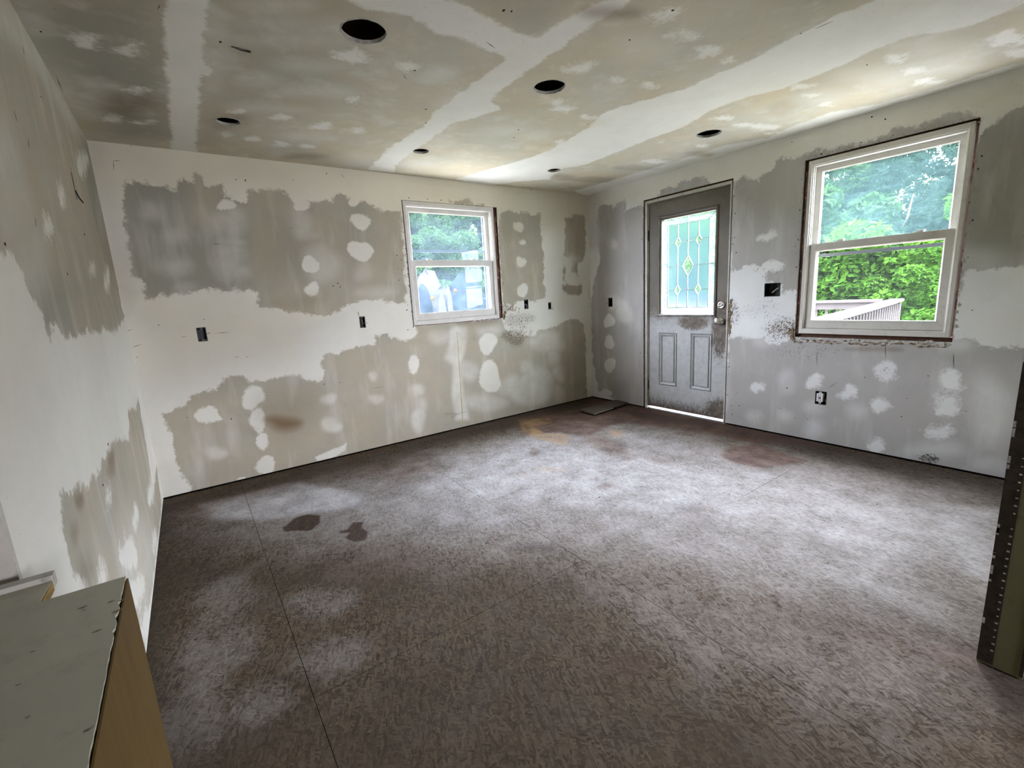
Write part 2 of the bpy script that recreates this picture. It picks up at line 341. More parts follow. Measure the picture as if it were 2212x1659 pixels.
def door_paint():
    t = NT('grimy_door_paint'); p = t.co(); x = t.n('ShaderNodeSeparateXYZ'); t.t.links.new(p, x.inputs[0])
    z, y = x.outputs[2], x.outputs[1]
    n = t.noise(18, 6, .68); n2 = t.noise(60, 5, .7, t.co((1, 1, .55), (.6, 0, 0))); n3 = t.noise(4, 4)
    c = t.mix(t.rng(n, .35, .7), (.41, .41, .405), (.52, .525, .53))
    # darker brown over the upper rails; brown grime round the lock, along the bottom
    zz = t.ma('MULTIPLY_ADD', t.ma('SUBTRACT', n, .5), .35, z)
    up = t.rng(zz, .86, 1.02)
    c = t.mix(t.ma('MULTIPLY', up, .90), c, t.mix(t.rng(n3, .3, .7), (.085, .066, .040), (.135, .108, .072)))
    def blob(cy_, cz, ry, rz):
        a = t.ma('DIVIDE', t.ma('SUBTRACT', y, cy_), ry); b = t.ma('DIVIDE', t.ma('SUBTRACT', z, cz), rz)
        return t.rng(t.ma('ADD', t.ma('MULTIPLY', a, a), t.ma('MULTIPLY', b, b)), 1.0, .15)
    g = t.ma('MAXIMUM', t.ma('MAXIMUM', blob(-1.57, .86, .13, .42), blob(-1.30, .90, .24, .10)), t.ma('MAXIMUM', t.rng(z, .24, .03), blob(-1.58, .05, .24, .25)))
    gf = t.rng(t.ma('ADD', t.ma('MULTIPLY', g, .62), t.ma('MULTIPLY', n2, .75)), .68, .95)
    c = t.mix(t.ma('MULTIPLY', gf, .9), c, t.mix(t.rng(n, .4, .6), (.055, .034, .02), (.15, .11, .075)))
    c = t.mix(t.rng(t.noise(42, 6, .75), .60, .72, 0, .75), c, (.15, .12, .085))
    return t.done(t.bsdf(c, .55, .35, t.bump(n2, .15, .002)))
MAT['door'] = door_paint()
def glass(name, tint, haze, hazecol, rough=.02, ripple=0.0):
    t = NT(name); tr = t.n('ShaderNodeBsdfTransparent'); tr.inputs[0].default_value = tint+(1,)
    gl = t.n('ShaderNodeBsdfGlossy'); gl.inputs['Roughness'].default_value = rough; gl.inputs[0].default_value = (.9, .95, 1, 1)
    fr = t.n('ShaderNodeFresnel'); fr.inputs[0].default_value = 1.45
    if ripple:
        nb = t.bump(t.noise(70, 4, .7), ripple, .01); t.t.links.new(nb, gl.inputs['Normal'])
    m1 = t.n('ShaderNodeMixShader'); t.put(m1.inputs[0], t.ma('MULTIPLY', fr.outputs[0], .12)); t.t.links.new(tr.outputs[0], m1.inputs[1]); t.t.links.new(gl.outputs[0], m1.inputs[2])
    hz = t.n('ShaderNodeBsdfTranslucent'); hz.inputs[0].default_value = hazecol+(1,)
    sm = t.noise(9, 5, .65, t.co((1, 1, 1.7), (.4, .2, .1)), 1.2); f = t.rng(sm, .35, .75, haze*.65, haze*1.35)
    m2 = t.n('ShaderNodeMixShader'); t.put(m2.inputs[0], f); t.t.links.new(m1.outputs[0], m2.inputs[1]); t.t.links.new(hz.outputs[0], m2.inputs[2])
    return t.done(m2.outputs[0])
MAT['glass_clear'] = glass('window_pane_clear', (.97, .985, .975), .0018, (.85, .95, 1.0))
MAT['glass_hazy'] = glass('window_pane_dusty', (.93, .975, .975), .014, (.52, .92, .92))
MAT['glass_milky'] = glass('window_pane_milky', (.92, .965, .985), .012, (.60, .84, 1.0))
def obscure(name, tint, rough, bump):
    t = NT(name); r = t.n('ShaderNodeBsdfRefraction'); r.inputs['Color'].default_value = tint+(1,); r.inputs['Roughness'].default_value = rough; r.inputs['IOR'].default_value = 1.12
    t.t.links.new(t.bump(t.noise(60, 4, .65, t.co((1, 1, .8))), bump, .01), r.inputs['Normal']); tr = t.n('ShaderNodeBsdfTransparent'); tr.inputs[0].default_value = tint+(1,)
    hz = t.n('ShaderNodeBsdfTranslucent'); hz.inputs[0].default_value = (.50, .76, 1.0, 1); m = t.n('ShaderNodeMixShader'); m.inputs[0].default_value = .026; t.t.links.new(r.outputs[0], m.inputs[1]); t.t.links.new(hz.outputs[0], m.inputs[2]); return t.done(m.outputs[0])
MAT['glass_door'] = obscure('rippled_door_glass', (.80, .88, 1.0), .10, .5)
MAT['glass_bevel'] = glass('bevelled_door_glass', (.92, .99, .98), .03, (.66, .92, 1.0), .1, .3)
MAT['glass_diamond'] = glass('clear_bevel_diamond', (.86, .97, .90), .012, (.70, .98, .88), .1, .3)
# ------------------------------------------------------------------ openings (metres on each wall)
WA = (1.945, 2.915, 1.026, 2.087)           # opening of the window in the back wall  (x0,x1,z0,z1)
WB = (-3.099, -2.195, 0.809, 2.086)         # opening of the window in the right wall (y0,y1,z0,z1)
DR = (-1.660, -0.751, 0.0, 2.090)           # door opening in the right wall
BOX_BACK = [(0.362, 0.418, 1.050, 1.146), (1.478, 1.526, 1.050, 1.144), (3.184, 3.240, 1.100, 1.200), (3.506, 3.549, 1.078, 1.155)]
BOX_RIGHT = [(-0.334, -0.274, 1.065, 1.166), (-2.073, -1.950, 1.122, 1.229), (-2.446, -2.369, 0.301, 0.404)]
HOLES = [(1.0525, -1.8745, .086), (2.0225, -1.8495, .082), (.678, -.6585, .061), (1.8585, -.6315, .055), (3.102, -.633, .057), (3.5135, -1.8235, .083)]
# ------------------------------------------------------------------ back wall
F = Fields(px_back); z4 = Z(180, 280, 3.19); z5 = Z(180, 700, 2.404); z6 = Z(850, 400, 3.318)
F.g(z4([(285,365),(350,355),(470,375),(560,400),(635,425),(645,345),(700,350),(770,370),(775,290),(825,340),(835,370),(870,390),(955,380),(965,445),(1040,495),(1135,510),(1125,425),(1200,415),(1290,410),(1370,420),(1400,455),(1440,480),(1470,505),(1560,500),(1640,495),(1725,490),(1730,445),(1810,445),(1830,480),(1860,500),(1940,500),(2000,530),(2080,565),(2190,570),(2215,1000),(2225,1200),(2100,1190),(1990,1165),(1900,1180),(1830,1200),(1770,1240),(1690,1275),(1590,1275),(1480,1260),(1380,1250),(1330,1235),(1210,1225),(1205,1130),(1140,1110),(1000,1105),(850,1105),(700,1120),(560,1140),(430,1160),(400,1030),(345,1015),(330,900),(300,760),(285,600),(275,450)]))
low = z5([(415,470),(530,420),(560,375),(620,350),(690,345),(715,315),(735,280),(790,262),(830,265),(855,300),(940,295),(1010,275),(1080,262),(1130,260),(1150,295),(1220,290),(1250,265),(1240,220),(1235,185),(1270,155),(1340,145),(1420,125),(1520,105),(1515,60),(1585,50),(1600,65),(1680,95),(1730,60),(1735,15)])
low += z6([(170,1000),(400,980),(780,945),(800,1040),(880,1080),(1020,1080),(1060,1030),(1100,1030),(1170,1020),(1200,990),(1240,965),(1320,960),(1360,1000),(1375,1080),(1378,1400),(1390,1540)])
low += [(1270,905),(1050,960),(780,1010),(400,1110)] + z5([(555,900),(550,830),(530,790),(490,750),(475,680),(465,600),(440,540)])
F.g(low)
F.g(z6([(770,190),(860,195),(950,190),(990,210),(1055,205),(1055,300),(1060,400),(1078,520),(1080,600),(1070,690),(1090,740),(1085,810),(1000,830),(940,815),(870,850),(790,860),(775,700),(760,500),(750,300)]))
F.g(z6([(1230,240),(1280,235),(1285,210),(1330,215),(1372,220),(1374,320),(1376,450),(1365,540),(1320,560),(1320,640),(1280,620),(1275,520),(1225,495),(1230,350)]))
F.g(z6([(1215,720),(1280,715),(1355,715),(1355,775),(1290,790),(1215,765)])); F.g(z6([(1215,580),(1235,585),(1230,680),(1214,680)]))
F.g(z6([(400,110),(480,118),(545,95),(560,130),(650,140),(650,158),(400,132)]))
for e in ((985,520,60,40),(1510,515,60,42),(1870,490,45,35),(1912,635,70,56),(1910,835,88,72),(1565,930,55,66),(1578,1100,50,50)): F.sp(z4(ell(*e)))
for e in ((1530,725,60,28),(1065,980,90,40),(620,740,60,25),(1010,770,80,25),(1640,920,140,120),(470,560,60,60),(1000,640,110,120),(620,950,120,70),(700,1090,70,30),(1930,980,60,60),(1500,640,70,120),(1000,900,120,120),(2010,1130,120,50)): F.fa(z4(ell(*e)), .10, .45)
for e in ((880,380,56,62),(905,500,44,57),(930,610,28,50),(945,735,52,46),(1718,210,27,44)): F.sp(z5(ell(*e)))
F.sp(z5([(570,480),(600,445),(650,418),(695,440),(720,495),(680,512),(600,515)])); F.sp(z5([(1210,690),(1290,650),(1330,640),(1365,620),(1360,660),(1290,700),(1215,718)])); F.sp(z5([(800,800),(840,790),(850,810),(805,815)]))
for e in ((1285,525,54,38),(1275,390,38,28),(1520,390,34,24),(1740,340,30,30),(1505,270,24,22),(690,670,60,30),(1740,500,40,60)): F.fa(z5(ell(*e)), .05, .75)
for e in ((675,1130,66,76),(690,1375,82,108),(145,1285,37,58),(900,300,36,36),(925,412,26,18),(915,550,42,33),(925,755,36,52)): F.sp(z6(ell(*e)), .025)
F.fa(z6([(400,1050),(440,1010),(520,1020),(525,1090),(505,1200),(480,1280),(490,1420),(520,1560),(540,1680),(450,1680),(420,1500),(430,1290),(370,1240),(400,1150)]), .07, .9)
for e in ((530,1330,75,70),(960,1310,45,50),(1185,1350,40,60),(1190,1500,34,70),(840,1440,80,80),(650,1560,160,60),(1000,1450,160,130),(1100,1120,140,70),(330,1090,70,50),(700,1040,80,40),(1150,1230,40,60),(1280,530,50,40),(170,1470,40,40),(200,1590,30,60)): F.fa(z6(ell(*e)), .10, .62)
F.br(z5(ell(1040,512,95,42)), .13, .88); F.br(z5(ell(1060,440,150,120)), .35, .34); F.br(z5(ell(850,540,90,30)), .1, .18); F.br(z4(ell(1480,1190,180,50)), .14, .22); F.br(z6(ell(600,980,150,25)), .1, .3)
F.ti([(193,300),(1267,418),(1270,500),(900,470),(600,400),(230,420)], .5, .7); F.ti([(240,600),(700,660),(600,760),(300,800)], .4, .45); F.ti(z6(ell(830,480,120,300)), .2, .3)
F.to([(270,390),(390,390),(395,500),(520,480),(530,620),(330,640),(290,600)], .25, .8); F.to(z4(ell(1000,760,130,330)), .2, .6)
F.di(z6(ell(900,960,110,60)), .10, .75); F.di(z6(ell(860,1090,80,70)), .08, .95); F.di(z6(ell(800,880,50,40)), .06, .8); F.di(z6(ell(420,1640,60,14)), .03, .7); F.di(z6(ell(1320,1440,50,40)), .1, .5); F.di(z6(ell(350,1090,40,30)), .05, .4)
F.br([(235,560),(300,650),(520,640),(720,690),(640,800),(400,860),(300,900)], .5, .24); F.br([(193,300),(640,350),(640,420),(250,420)], .3, .08); F.br([(200,310),(260,560),(330,900),(350,1085),(300,800),(240,560)], .3, .14); F.br(z4(ell(300,1180,40,120)), .2, .22); F.to(z4(ell(1500,800,110,280)), .2, .5); F.to(z4(ell(1890,750,90,280)), .2, .35); F.br(z4(ell(1290,850,110,380)), .15, .12); F.br([(200,310),(640,360),(620,400),(260,400)], .3, .06)  # brown wash: dingy compound, deepened on the left to stand in for weaker light
wall_back = sheet('wall_back', M_BACK, 0.0, W, 0.012, H, .0125, [WA]+BOX_BACK, F, MAT['drywall'], .0127)
tag(wall_back, 'far drywall wall with patchy joint compound around the smaller window', kind='structure')
# ------------------------------------------------------------------ right wall
F = Fields(px_right); z7 = Z(1250, 360, 2.764); z8 = Z(1600, 220, 2.861); y1 = Z(1550, 700, 3.319); z3 = Z(1470, 0, 2.962); d1 = Z(1360, 370, 8.508)
F.g(z7([(120,225),(190,230),(215,245),(270,195),(287,225),(275,265),(330,240),(395,228),(400,800),(390,1445),(300,1420),(210,1390),(120,1335),(100,1250),(80,1100),(75,800),(100,650),(130,560),(105,400),(110,300)]))
F.g(d1([(510,470),(590,350),(720,310),(870,270),(870,220),(1000,185),(1150,150),(1290,130),(1420,130),(1480,190),(1480,290),(1000,400)]))
F.g(z3([(340,1165),(400,1130),(500,1150),(600,1080),(610,1030),(760,1000),(870,960),(1000,935),(1150,920),(1330,860),(1360,830),(1470,820),(1560,790),(1660,740),(1700,720),(1780,710),(1860,745),(1900,770),(1900,820),(900,1100),(860,1120),(860,1500),(800,1900)]) + z8([(350,1160),(300,1170),(250,1185),(240,1110),(160,1110),(150,1090),(165,1060),(260,1030),(250,985),(170,980),(130,1020),(60,1000),(0,1030),(-65,1060),(-70,700),(-45,540)]))
F.g(z8([(1490,165),(1540,150),(1600,95),(1700,50),(1760,35),(1900,0),(1900,1000),(1751,1010),(1680,1020),(1580,1025),(1480,1050),(1400,1020),(1340,1200),(1300,1150),(1400,400)]))
F.g(z8([(-60,1455),(0,1460),(130,1465),(180,1500),(330,1470),(360,1440),(1300,1440),(1320,1465),(1460,1480),(1560,1520),(1751,1530),(1850,1535)]) + [(2300,780),(2300,1080),(2176,1045),(1870,985),(1563,925),(1566,850),(1575,740)])
for e in ((182,920,30,42),(183,1050,32,38),(187,1185,32,45),(165,1350,30,24)): F.sp(z7(ell(*e)))
for e in ((212,812,36,52),(212,465,20,22),(270,870,50,70),(100,450,30,200)): F.fa(z7(ell(*e)), .07, .7)
for e in ((695,408,58,46),(940,490,64,48),(1200,340,86,62),(1165,590,60,58),(1675,402,80,78),(1135,872,60,50),(285,455,46,44)): F.sp(y1(ell(*e)), .035)
for e in ((1650,585,105,75),(1580,765,100,45)): F.sp(y1(ell(*e)), .07)
for e in ((495,410,50,65),(265,665,40,40),(690,750,55,65),(485,660,32,26),(690,600,45,38),(1000,620,50,40),(1950,1010,90,30),(1950,600,150,260),(330,120,60,40),(1700,140,90,40),(1560,900,200,40)): F.fa(y1(ell(*e)), .12, .6)
F.sp(z8([(105,855),(110,830),(170,805),(215,785),(228,830),(170,860)]), .03); F.fa(z8(ell(1500,970,110,60)), .12, .45); F.fa(z8(ell(300,600,60,200)), .3, .2)
F.ti([(1267,420),(1470,360),(2212,150),(2212,230),(1750,330),(1600,400),(1300,450)], .3, .45); F.ti(z7(ell(290,800,100,500)), .3, .35)
F.to(z8([(1500,200),(1751,100),(1751,900),(1450,900)]), .3, .6); F.to(z7(ell(180,330,60,90)), .15, .6)
F.di(z7(ell(1190,990,110,60)), .14, .75); F.di(z8(ell(270,1400,90,80)), .10, .95); F.di(z8(ell(120,1290,130,60)), .12, .4); F.di(y1(ell(1515,965,72,30)), .05, 1.0); F.di(y1(ell(640,180,240,70)), .2, .5); F.di(y1(ell(1200,330,50,45)), .06, .6)
F.di(z8([(380,350),(1480,90),(1480,115),(390,380)]), .10, .5); F.di(z7(ell(925,870,35,90)), .06, .8); F.di(z8([(350,1000),(420,400),(400,380),(320,1000)]), .12, .35); F.di(y1(ell(230,640,160,90)), .15, .3)
F.br(y1(ell(1130,180,180,14)), .05, .4); F.br(z7(ell(330,1330,90,90)), .3, .18)
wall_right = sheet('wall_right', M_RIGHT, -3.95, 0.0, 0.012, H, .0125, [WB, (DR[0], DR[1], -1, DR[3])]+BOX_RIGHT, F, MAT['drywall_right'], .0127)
tag(wall_right, 'right drywall wall with door, large window and white compound spots', kind='structure')
# ------------------------------------------------------------------ left wall
F = Fields(px_left); q8 = Z(0, 300, 2.075); q2 = Z(0, 1000, 2.517); q1 = Z(0, 0, 2.962)
F.g([(-200,-300),(0,-60),(30,0),(100,130),(180,290)] + q8([(418,60),(470,380),(520,600),(545,760),(560,800),(540,830),(510,870),(470,850),(430,880),(390,850),(340,890),(290,880),(240,820),(210,880),(190,790),(130,680),(100,580),(60,510),(0,510),(-300,540)]))
F.g(q8([(620,1160),(610,1210),(575,1215),(580,1350),(510,1350),(470,1430),(410,1540),(340,1570),(285,1580)]) + q2([(340,155),(340,250),(345,420),(400,600),(480,665),(560,800),(700,900),(790,1000),(860,400),(880,240),(850,0)]) + q8([(690,1600),(660,1400)]))
for e in ((370,110,24,60),(215,400,20,60),(275,250,16,45),(415,580,14,26),(480,630,12,60)): F.sp(q8(ell(*e)), .05)
for e in ((20,60,50,80),(60,300,60,140),(140,560,60,160),(450,300,10,100)): F.fa(q8(ell(*e)), .25, .35)
for e in ((700,500,45,110),(740,700,45,120),(735,300,20,60),(820,170,16,70),(840,430,14,60),(790,900,30,100),(590,180,16,50),(560,620,24,70)): F.sp(q2(ell(*e)), .06)
F.fa(q2(ell(760,560,90,300)), .3, .5)
F.fa([(0,0),(30,0),(110,140),(190,300),(170,300),(60,120),(-20,40)], .15, .6)
F.br(q2(ell(430,205,22,26)), .06, .6); F.br(q2(ell(405,380,16,50)), .06, .35); F.br(q8(ell(500,1440,14,40)), .08, .5); F.br(q2(ell(470,600,30,70)), .1, .3); F.br(q2(ell(600,40,20,30)), .06, .4)
F.to(q8([(130,650),(210,880),(330,890),(300,600)]), .2, .5); F.to([(180,290)]+q8([(420,60),(470,380),(430,400),(360,100)]), .1, .6)
wall_left = sheet('wall_left', M_LEFT, -2.69, 0.0, 0.006, H, .0125, [], F, MAT['drywall'], .0127)
tag(wall_left, 'left drywall wall with streaky grey upper half and white middle', kind='structure')
# ------------------------------------------------------------------ ceiling
F = Fields(px_ceil); F.invert = True; c2 = Z(700, 0, 2.836)
F.g(q1([(1060,-200),(1060,0),(1050,330),(1075,600),(1090,800),(1100,905),(1090,960),(1255,985),(1255,900),(1270,720),(1295,480),(1350,490),(1370,420),(1395,410),(1385,385),(1330,420),(1300,380),(1320,60),(1330,-200)]))
F.g(c2([(1980,-200),(1810,-20),(1620,30),(1480,120),(1320,225),(1290,232),(1150,190),(1020,110),(900,40),(770,0),(400,-120),(100,-120),(100,-20),(300,60),(480,90),(600,130),(700,210),(850,240),(950,290),(1080,345),(1110,372),(960,480),(800,590),(680,690),(600,780),(400,900),(270,1040),(430,1060),(445,1010),(480,970),(600,890),(680,840),(780,760),(900,730),(1080,670),(1030,620),(1060,570),(1130,520),(1260,430),(1440,300),(1640,150),(1850,20),(2100,-200)]))
b3 = z3([(1600,-150),(1250,0),(1070,65),(830,185),(650,265),(540,340),(330,440),(250,460),(60,550),(0,580)]) + c2([(2020,600),(1850,640),(1700,700),(1620,780),(1500,850),(1380,920),(1250,970),(1000,1040),(800,1100)]) + c2([(1000,1135),(1200,1112),(1380,1098),(1450,1035),(1600,1010),(1700,970),(1850,910),(2000,850),(2200,780)]) + z3([(200,700),(420,620),(650,570),(850,490),(1050,410),(1200,330),(1450,240),(1700,200),(1900,150),(2200,20),(2600,-150)])
F.g(b3)
F.g([(1240,412),(1300,396),(1470,345)] + z3([(300,925),(560,880),(740,800),(960,720),(1240,670),(1500,600),(1700,550),(1900,480),(2198,390),(2600,270),(2600,320),(2198,440),(1250,715),(0,1075)]) + [(1267,425)])
for e in ((550,255,80,40),(815,310,85,38),(860,575,80,20),(720,755,70,22),(930,785,60,12),(1510,710,60,14),(1800,755,70,18),(2060,805,70,18),(1445,865,32,16),(1615,885,46,18),(1800,922,36,12),(1965,938,42,12)): F.sp(q1(ell(*e)), .05)
for e in ((610,545,110,28),(1900,160,330,50),(1650,520,160,40),(1850,250,330,50),(1950,580,260,40),(1700,690,260,30),(350,560,130,120),(580,650,60,90),(200,100,80,100),(1750,40,200,40),(1370,300,50,250),(2000,420,200,40),(1960,870,160,24)): F.fa(q1(ell(*e)), .16, .42)
for e in ((1565,415,80,30),(1805,488,40,16),(1440,628,40,18),(1460,665,50,20),(1990,520,50,16),(1620,720,46,12),(2030,990,80,14),(200,800,46,16),(200,600,40,20),(500,410,60,20),(160,345,90,40),(2070,100,80,34),(2160,220,70,20),(1440,870,40,10),(1230,1000,60,10)): F.sp(c2(ell(*e)), .06)
for e in ((700,460,80,26),(560,1000,90,30),(830,640,120,60),(1100,800,120,30),(1290,830,80,20),(180,980,90,50),(700,870,90,40),(60,560,90,30),(1950,300,120,60)): F.fa(c2(ell(*e)), .2, .5)
for e in ((160,325,75,34),(1370,375,70,28),(1490,455,80,26),(1580,520,80,22),(2100,250,120,50),(2150,345,80,26),(830,610,44,10),(930,670,54,10),(540,815,110,18),(280,755,60,12),(760,550,80,16),(320,385,40,18),(140,930,40,12),(400,800,60,10),(590,850,60,10),(30,230,60,24)): F.sp(z3(ell(*e)), .05)
for e in ((1250,480,200,60),(1700,420,150,50),(900,620,120,40),(1500,300,160,40)): F.fa(z3(ell(*e)), .2, .4)
for z_, e, s_, o in ((c2,(1000,900,160,70),.4,.8),(c2,(1500,760,140,30),.2,.55),(c2,(2000,340,120,90),.4,.6),(z3,(620,690,110,60),.2,.8),(z3,(130,980,90,22),.1,.8),(c2,(1500,1075,90,26),.12,.9),(c2,(480,310,120,60),.3,.45),(z3,(1100,560,200,60),.4,.5),(c2,(1760,1010,90,24),.12,.8),(c2,(1650,1040,200,30),.2,.55)): F.ti(z_(ell(*e)), s_, o)
for z_, e, s_, o in ((c2,(1750,80,150,22),.12,.5),(c2,(1470,1085,70,22),.10,.35),(z3,(120,985,80,18),.08,.3),(q1,(1950,1000,120,22),.12,.4),(q1,(800,680,170,60),.2,.4),(c2,(1640,1100,160,16),.10,.35),(z3,(640,700,60,40),.15,.18),(q1,(1460,775,110,50),.12,.3),(c2,(1900,1030,140,16),.08,.25)): F.br(z_(ell(*e)), s_, o)
F.to(q1([(100,0),(900,0),(1040,500),(1080,880),(740,860),(560,520),(280,200)]), .4, .75); F.to(q1([(1330,0),(2200,0),(2192,600),(1300,900)]), .6, .45); F.to(c2([(1000,0),(1500,0),(1320,200),(1100,150)]), .2, .35)
ceiling = sheet('ceiling', M_CEIL, 0.0, W, -4.0, 0.0, .0135, [], F, MAT['drywall_ceiling'], .0127, circles=HOLES)
tag(ceiling, 'patched drywall ceiling with taped seams and round light cutouts', kind='structure')
# wall seal and cavity behind the boards, one piece per side, kept behind the drywall
def shell(name, M, u0, u1, v0, v1, d0, d1, holes, mat, parent):
    us = sorted(set([u0, u1]+[e for h in holes for e in h[:2]])); vs = sorted(set([v0, v1]+[e for h in holes for e in h[2:]])); b = MB()
    for i in range(len(us)-1):
        for j in range(len(vs)-1):
            uc, vc = (us[i]+us[i+1])/2, (vs[j]+vs[j+1])/2
            if not any(h[0] < uc < h[1] and h[2] < vc < h[3] for h in holes): b.box(M, us[i], us[i+1], vs[j], vs[j+1], d0, d1)
    return b.build(name, mat, parent)
FA = (1.952, 2.866, 1.033, 2.083); FB = (-3.082, -2.224, 0.838, 2.072)     # window frames, outer size
shell('sheathing', M_BACK, -.2, W+.2, -.2, H+.3, .125, .145, [(FA[0]+.01, FA[1]+.01, FA[2]+.01, FA[3]-.01)], MAT['sheathing'], wall_back)
shell('sheathing', M_RIGHT, -6.7, .2, -.2, H+.3, .125, .145, [(FB[0]-.01, FB[1]-.01, FB[2]+.01, FB[3]-.01), (-1.645, -.785, -.03, 2.06)], MAT['sheathing'], wall_right)
shell('sheathing', M_LEFT, -2.69, .2, -.2, H+.3, .09, .11, [], MAT['sheathing'], wall_left)
b = MB(); b.box(M_BACK, .0, W, .002, .04, .016, .06); b.build('sole_plate', MAT['dark'], wall_back)
b = MB(); b.box(M_RIGHT, DR[1]+.005, 0, .002, .04, .016, .06); b.box(M_RIGHT, -3.9, DR[0]-.005, .002, .04, .016, .06); b.build('sole_plate', MAT['dark'], wall_right)
# rough framing seen in the gaps round the openings
def rough(M, hole, frame, par, sill=True):
    b = MB(); o = (hole[0]-.05, hole[1]+.05, hole[2]-.05, hole[3]+.05)
    for k, (i0, i1, j0, j1) in enumerate(((o[0], min(hole[0]+.004, frame[0]-.003), o[2], o[3]), (max(hole[1]-.004, frame[1]+.003), o[1], o[2], o[3]), (o[0], o[1], frame[3]+.004, o[3]), (o[0], o[1], o[2], frame[2]-.004))):
        if k == 3 and not sill: continue
        MB().box(M, i0, i1, j0, j1, .030+.0006*k, .124).build('framing_stud' if k < 2 else ('framing_header' if k == 2 else 'framing_sill'), MAT['stud'], par)
rough(M_BACK, WA, (FA[0], FA[1]+.022, FA[2], FA[3]), wall_back); rough(M_RIGHT, WB, FB, wall_right); rough(M_RIGHT, DR, (-1.645, -.765, 0, 2.076), wall_right, sill=False)
# attic over the ceiling
b = MB(); b.box(M_CEIL, -.1, W+.1, -4.1, .1, .30, .32); b.build('attic_deck', MAT['joist'], ceiling)
b = MB(); b.ring(M_CEIL, (-.12, W+.12, -4.12, .12), (-.1, W+.1, -4.1, .1), .0, .32); b.build('attic_side', MAT['dark'], ceiling)
for y in (-.25, -.76, -1.68, -2.08, -2.6, -3.1, -3.6): MB().box(M_CEIL, 0, W, y-.019, y+.019, .0135, .20).build('joist', MAT['joist'], ceiling)
for k, (cx, cy_, r) in enumerate(HOLES):       # ragged white edge of each round cutout
    b = MB(); n = 40; vs = []; fs = []
    for i in range(n):
        a = i*2*math.pi/n; r1 = r*(1.035+random.uniform(-.02, .05)); r0 = r*(.985+random.uniform(-.012, .008)); z0 = -random.uniform(.0006, .0026)
        vs += [M_CEIL(cx+r1*math.cos(a), cy_+r1*math.sin(a), -.0003), M_CEIL(cx+r0*math.cos(a), cy_+r0*math.sin(a), z0), M_CEIL(cx+r0*math.cos(a), cy_+r0*math.sin(a), .0135)]
    for i in range(n):
        j = (i+1) % n; fs += [(3*i, 3*j, 3*j+1, 3*i+1), (3*i+1, 3*j+1, 3*j+2, 3*i+2)]
    b.add(vs, fs).build('cutout_rim', MAT['gypsum_edge'], ceiling)
# ------------------------------------------------------------------ floor: subfloor panels
F = Fields(px_floor)
F.fa([(1560,1010),(1750,1010),(2170,1095),(2150,1290),(1850,1250),(1660,1190),(1500,1100)], .9, .56); F.fa([(2000,1080),(2176,1100),(2160,1260),(2060,1240),(1990,1150)], .4, .62); F.fa([(880,1015),(1150,930),(1500,985),(1750,1005),(1800,1150),(1620,1200),(1300,1130),(1000,1120),(800,1090)], .8, .56)
F.fa([(400,1110),(900,980),(1270,900),(2180,1060),(2110,1400),(1700,1310),(1400,1240),(1150,1190),(800,1185),(480,1170)], .9, .44)
F.fa([(430,1090),(640,1040),(800,1060),(780,1100),(560,1130),(450,1125)], .2, .72); F.fa([(1250,1230),(1700,1290),(2100,1460),(1900,1560),(1500,1420)], .8, .24)
for e in ((480,1300,60,60),(430,1460,40,80),(500,1390,50,30),(420,1560,60,60),(560,1520,40,20),(720,1420,60,30),(700,1300,50,20)): F.fa(ell(*e), .25, .26)
F.fa([(350,1180),(1100,1230),(1500,1400),(1700,1659),(350,1659)], .8, .04)
fz = Z(1100, 820, 3.352)
for pts in ([(612,1140),(640,1118),(665,1110),(693,1113),(692,1130),(670,1147),(640,1146),(618,1148)], [(728,1148),(752,1143),(762,1128),(785,1127),(783,1138),(795,1150),(790,1166),(765,1170),(746,1162),(758,1150),(740,1152)]): F.sp(pts, .03)
F.br(fz([(1530,550),(1600,480),(1800,470),(1900,500),(2000,540),(2160,590),(2000,620),(1850,640),(1720,625),(1600,590)]), .05, .88)
F.br(fz([(60,290),(250,250),(500,240),(620,130),(850,170),(1000,190),(1250,240),(1560,310),(2200,450),(2200,475),(1700,440),(1400,360),(1200,330),(1000,330),(880,290),(700,330),(560,400),(330,370),(150,390),(100,330)]), .16, .95)
F.br(fz([(540,400),(700,410),(830,470),(860,540),(720,560),(640,490),(520,440)]), .1, .62); F.br(fz(ell(860,560,60,26)), .08, .5); F.br(fz(ell(1070,590,60,18)), .06, .45); F.br(fz(ell(180,520,40,28)), .05, .7); F.br(fz(ell(700,770,50,20)), .05, .55); F.br(fz(ell(620,720,30,12)), .04, .5)
F.br([(760,1000),(900,985),(960,1010),(860,1040),(790,1030)], .3, .6); F.br([(350,1100),(560,1045),(760,1000),(600,1070),(360,1130)], .2, .45); F.br(ell(1510,1112,45,22), .12, .35); F.br(ell(1375,1432,34,22), .06, .6); F.br(ell(2070,1420,40,20), .15, .5)
F.br(ell(800,1215,120,30), .3, .35); F.br(ell(1850,1370,130,40), .4, .22)
F.ti(fz([(80,290),(280,280),(300,310),(160,340),(240,390),(420,400),(400,470),(200,420),(110,380)]), .07, .62); F.ti(fz(ell(770,385,55,22)), .06, .6); F.ti(fz(ell(300,650,110,14)), .05, .35); F.ti(fz(ell(100,685,30,14)), .04, .35)
F.di([(350,1100),(345,1250),(315,1420),(430,1659),(360,1659),(280,1300)], .25, .6); F.di(ell(430,1200,60,50), .3, .35); F.di(fz([(870,230),(1100,250),(1520,320),(1500,350),(1150,310),(900,270)]), .08, .55); F.di(ell(1150,1185,60,10), .06, .5); F.di(ell(1350,1560,60,30), .2, .45); F.di(ell(2170,1480,60,20), .2, .6); F.di(ell(1120,1500,300,90), .6, .28); F.di(ell(1780,1330,120,20), .2, .25)  # dark patch at the partition foot paints its floor shadow; the rest is dirt
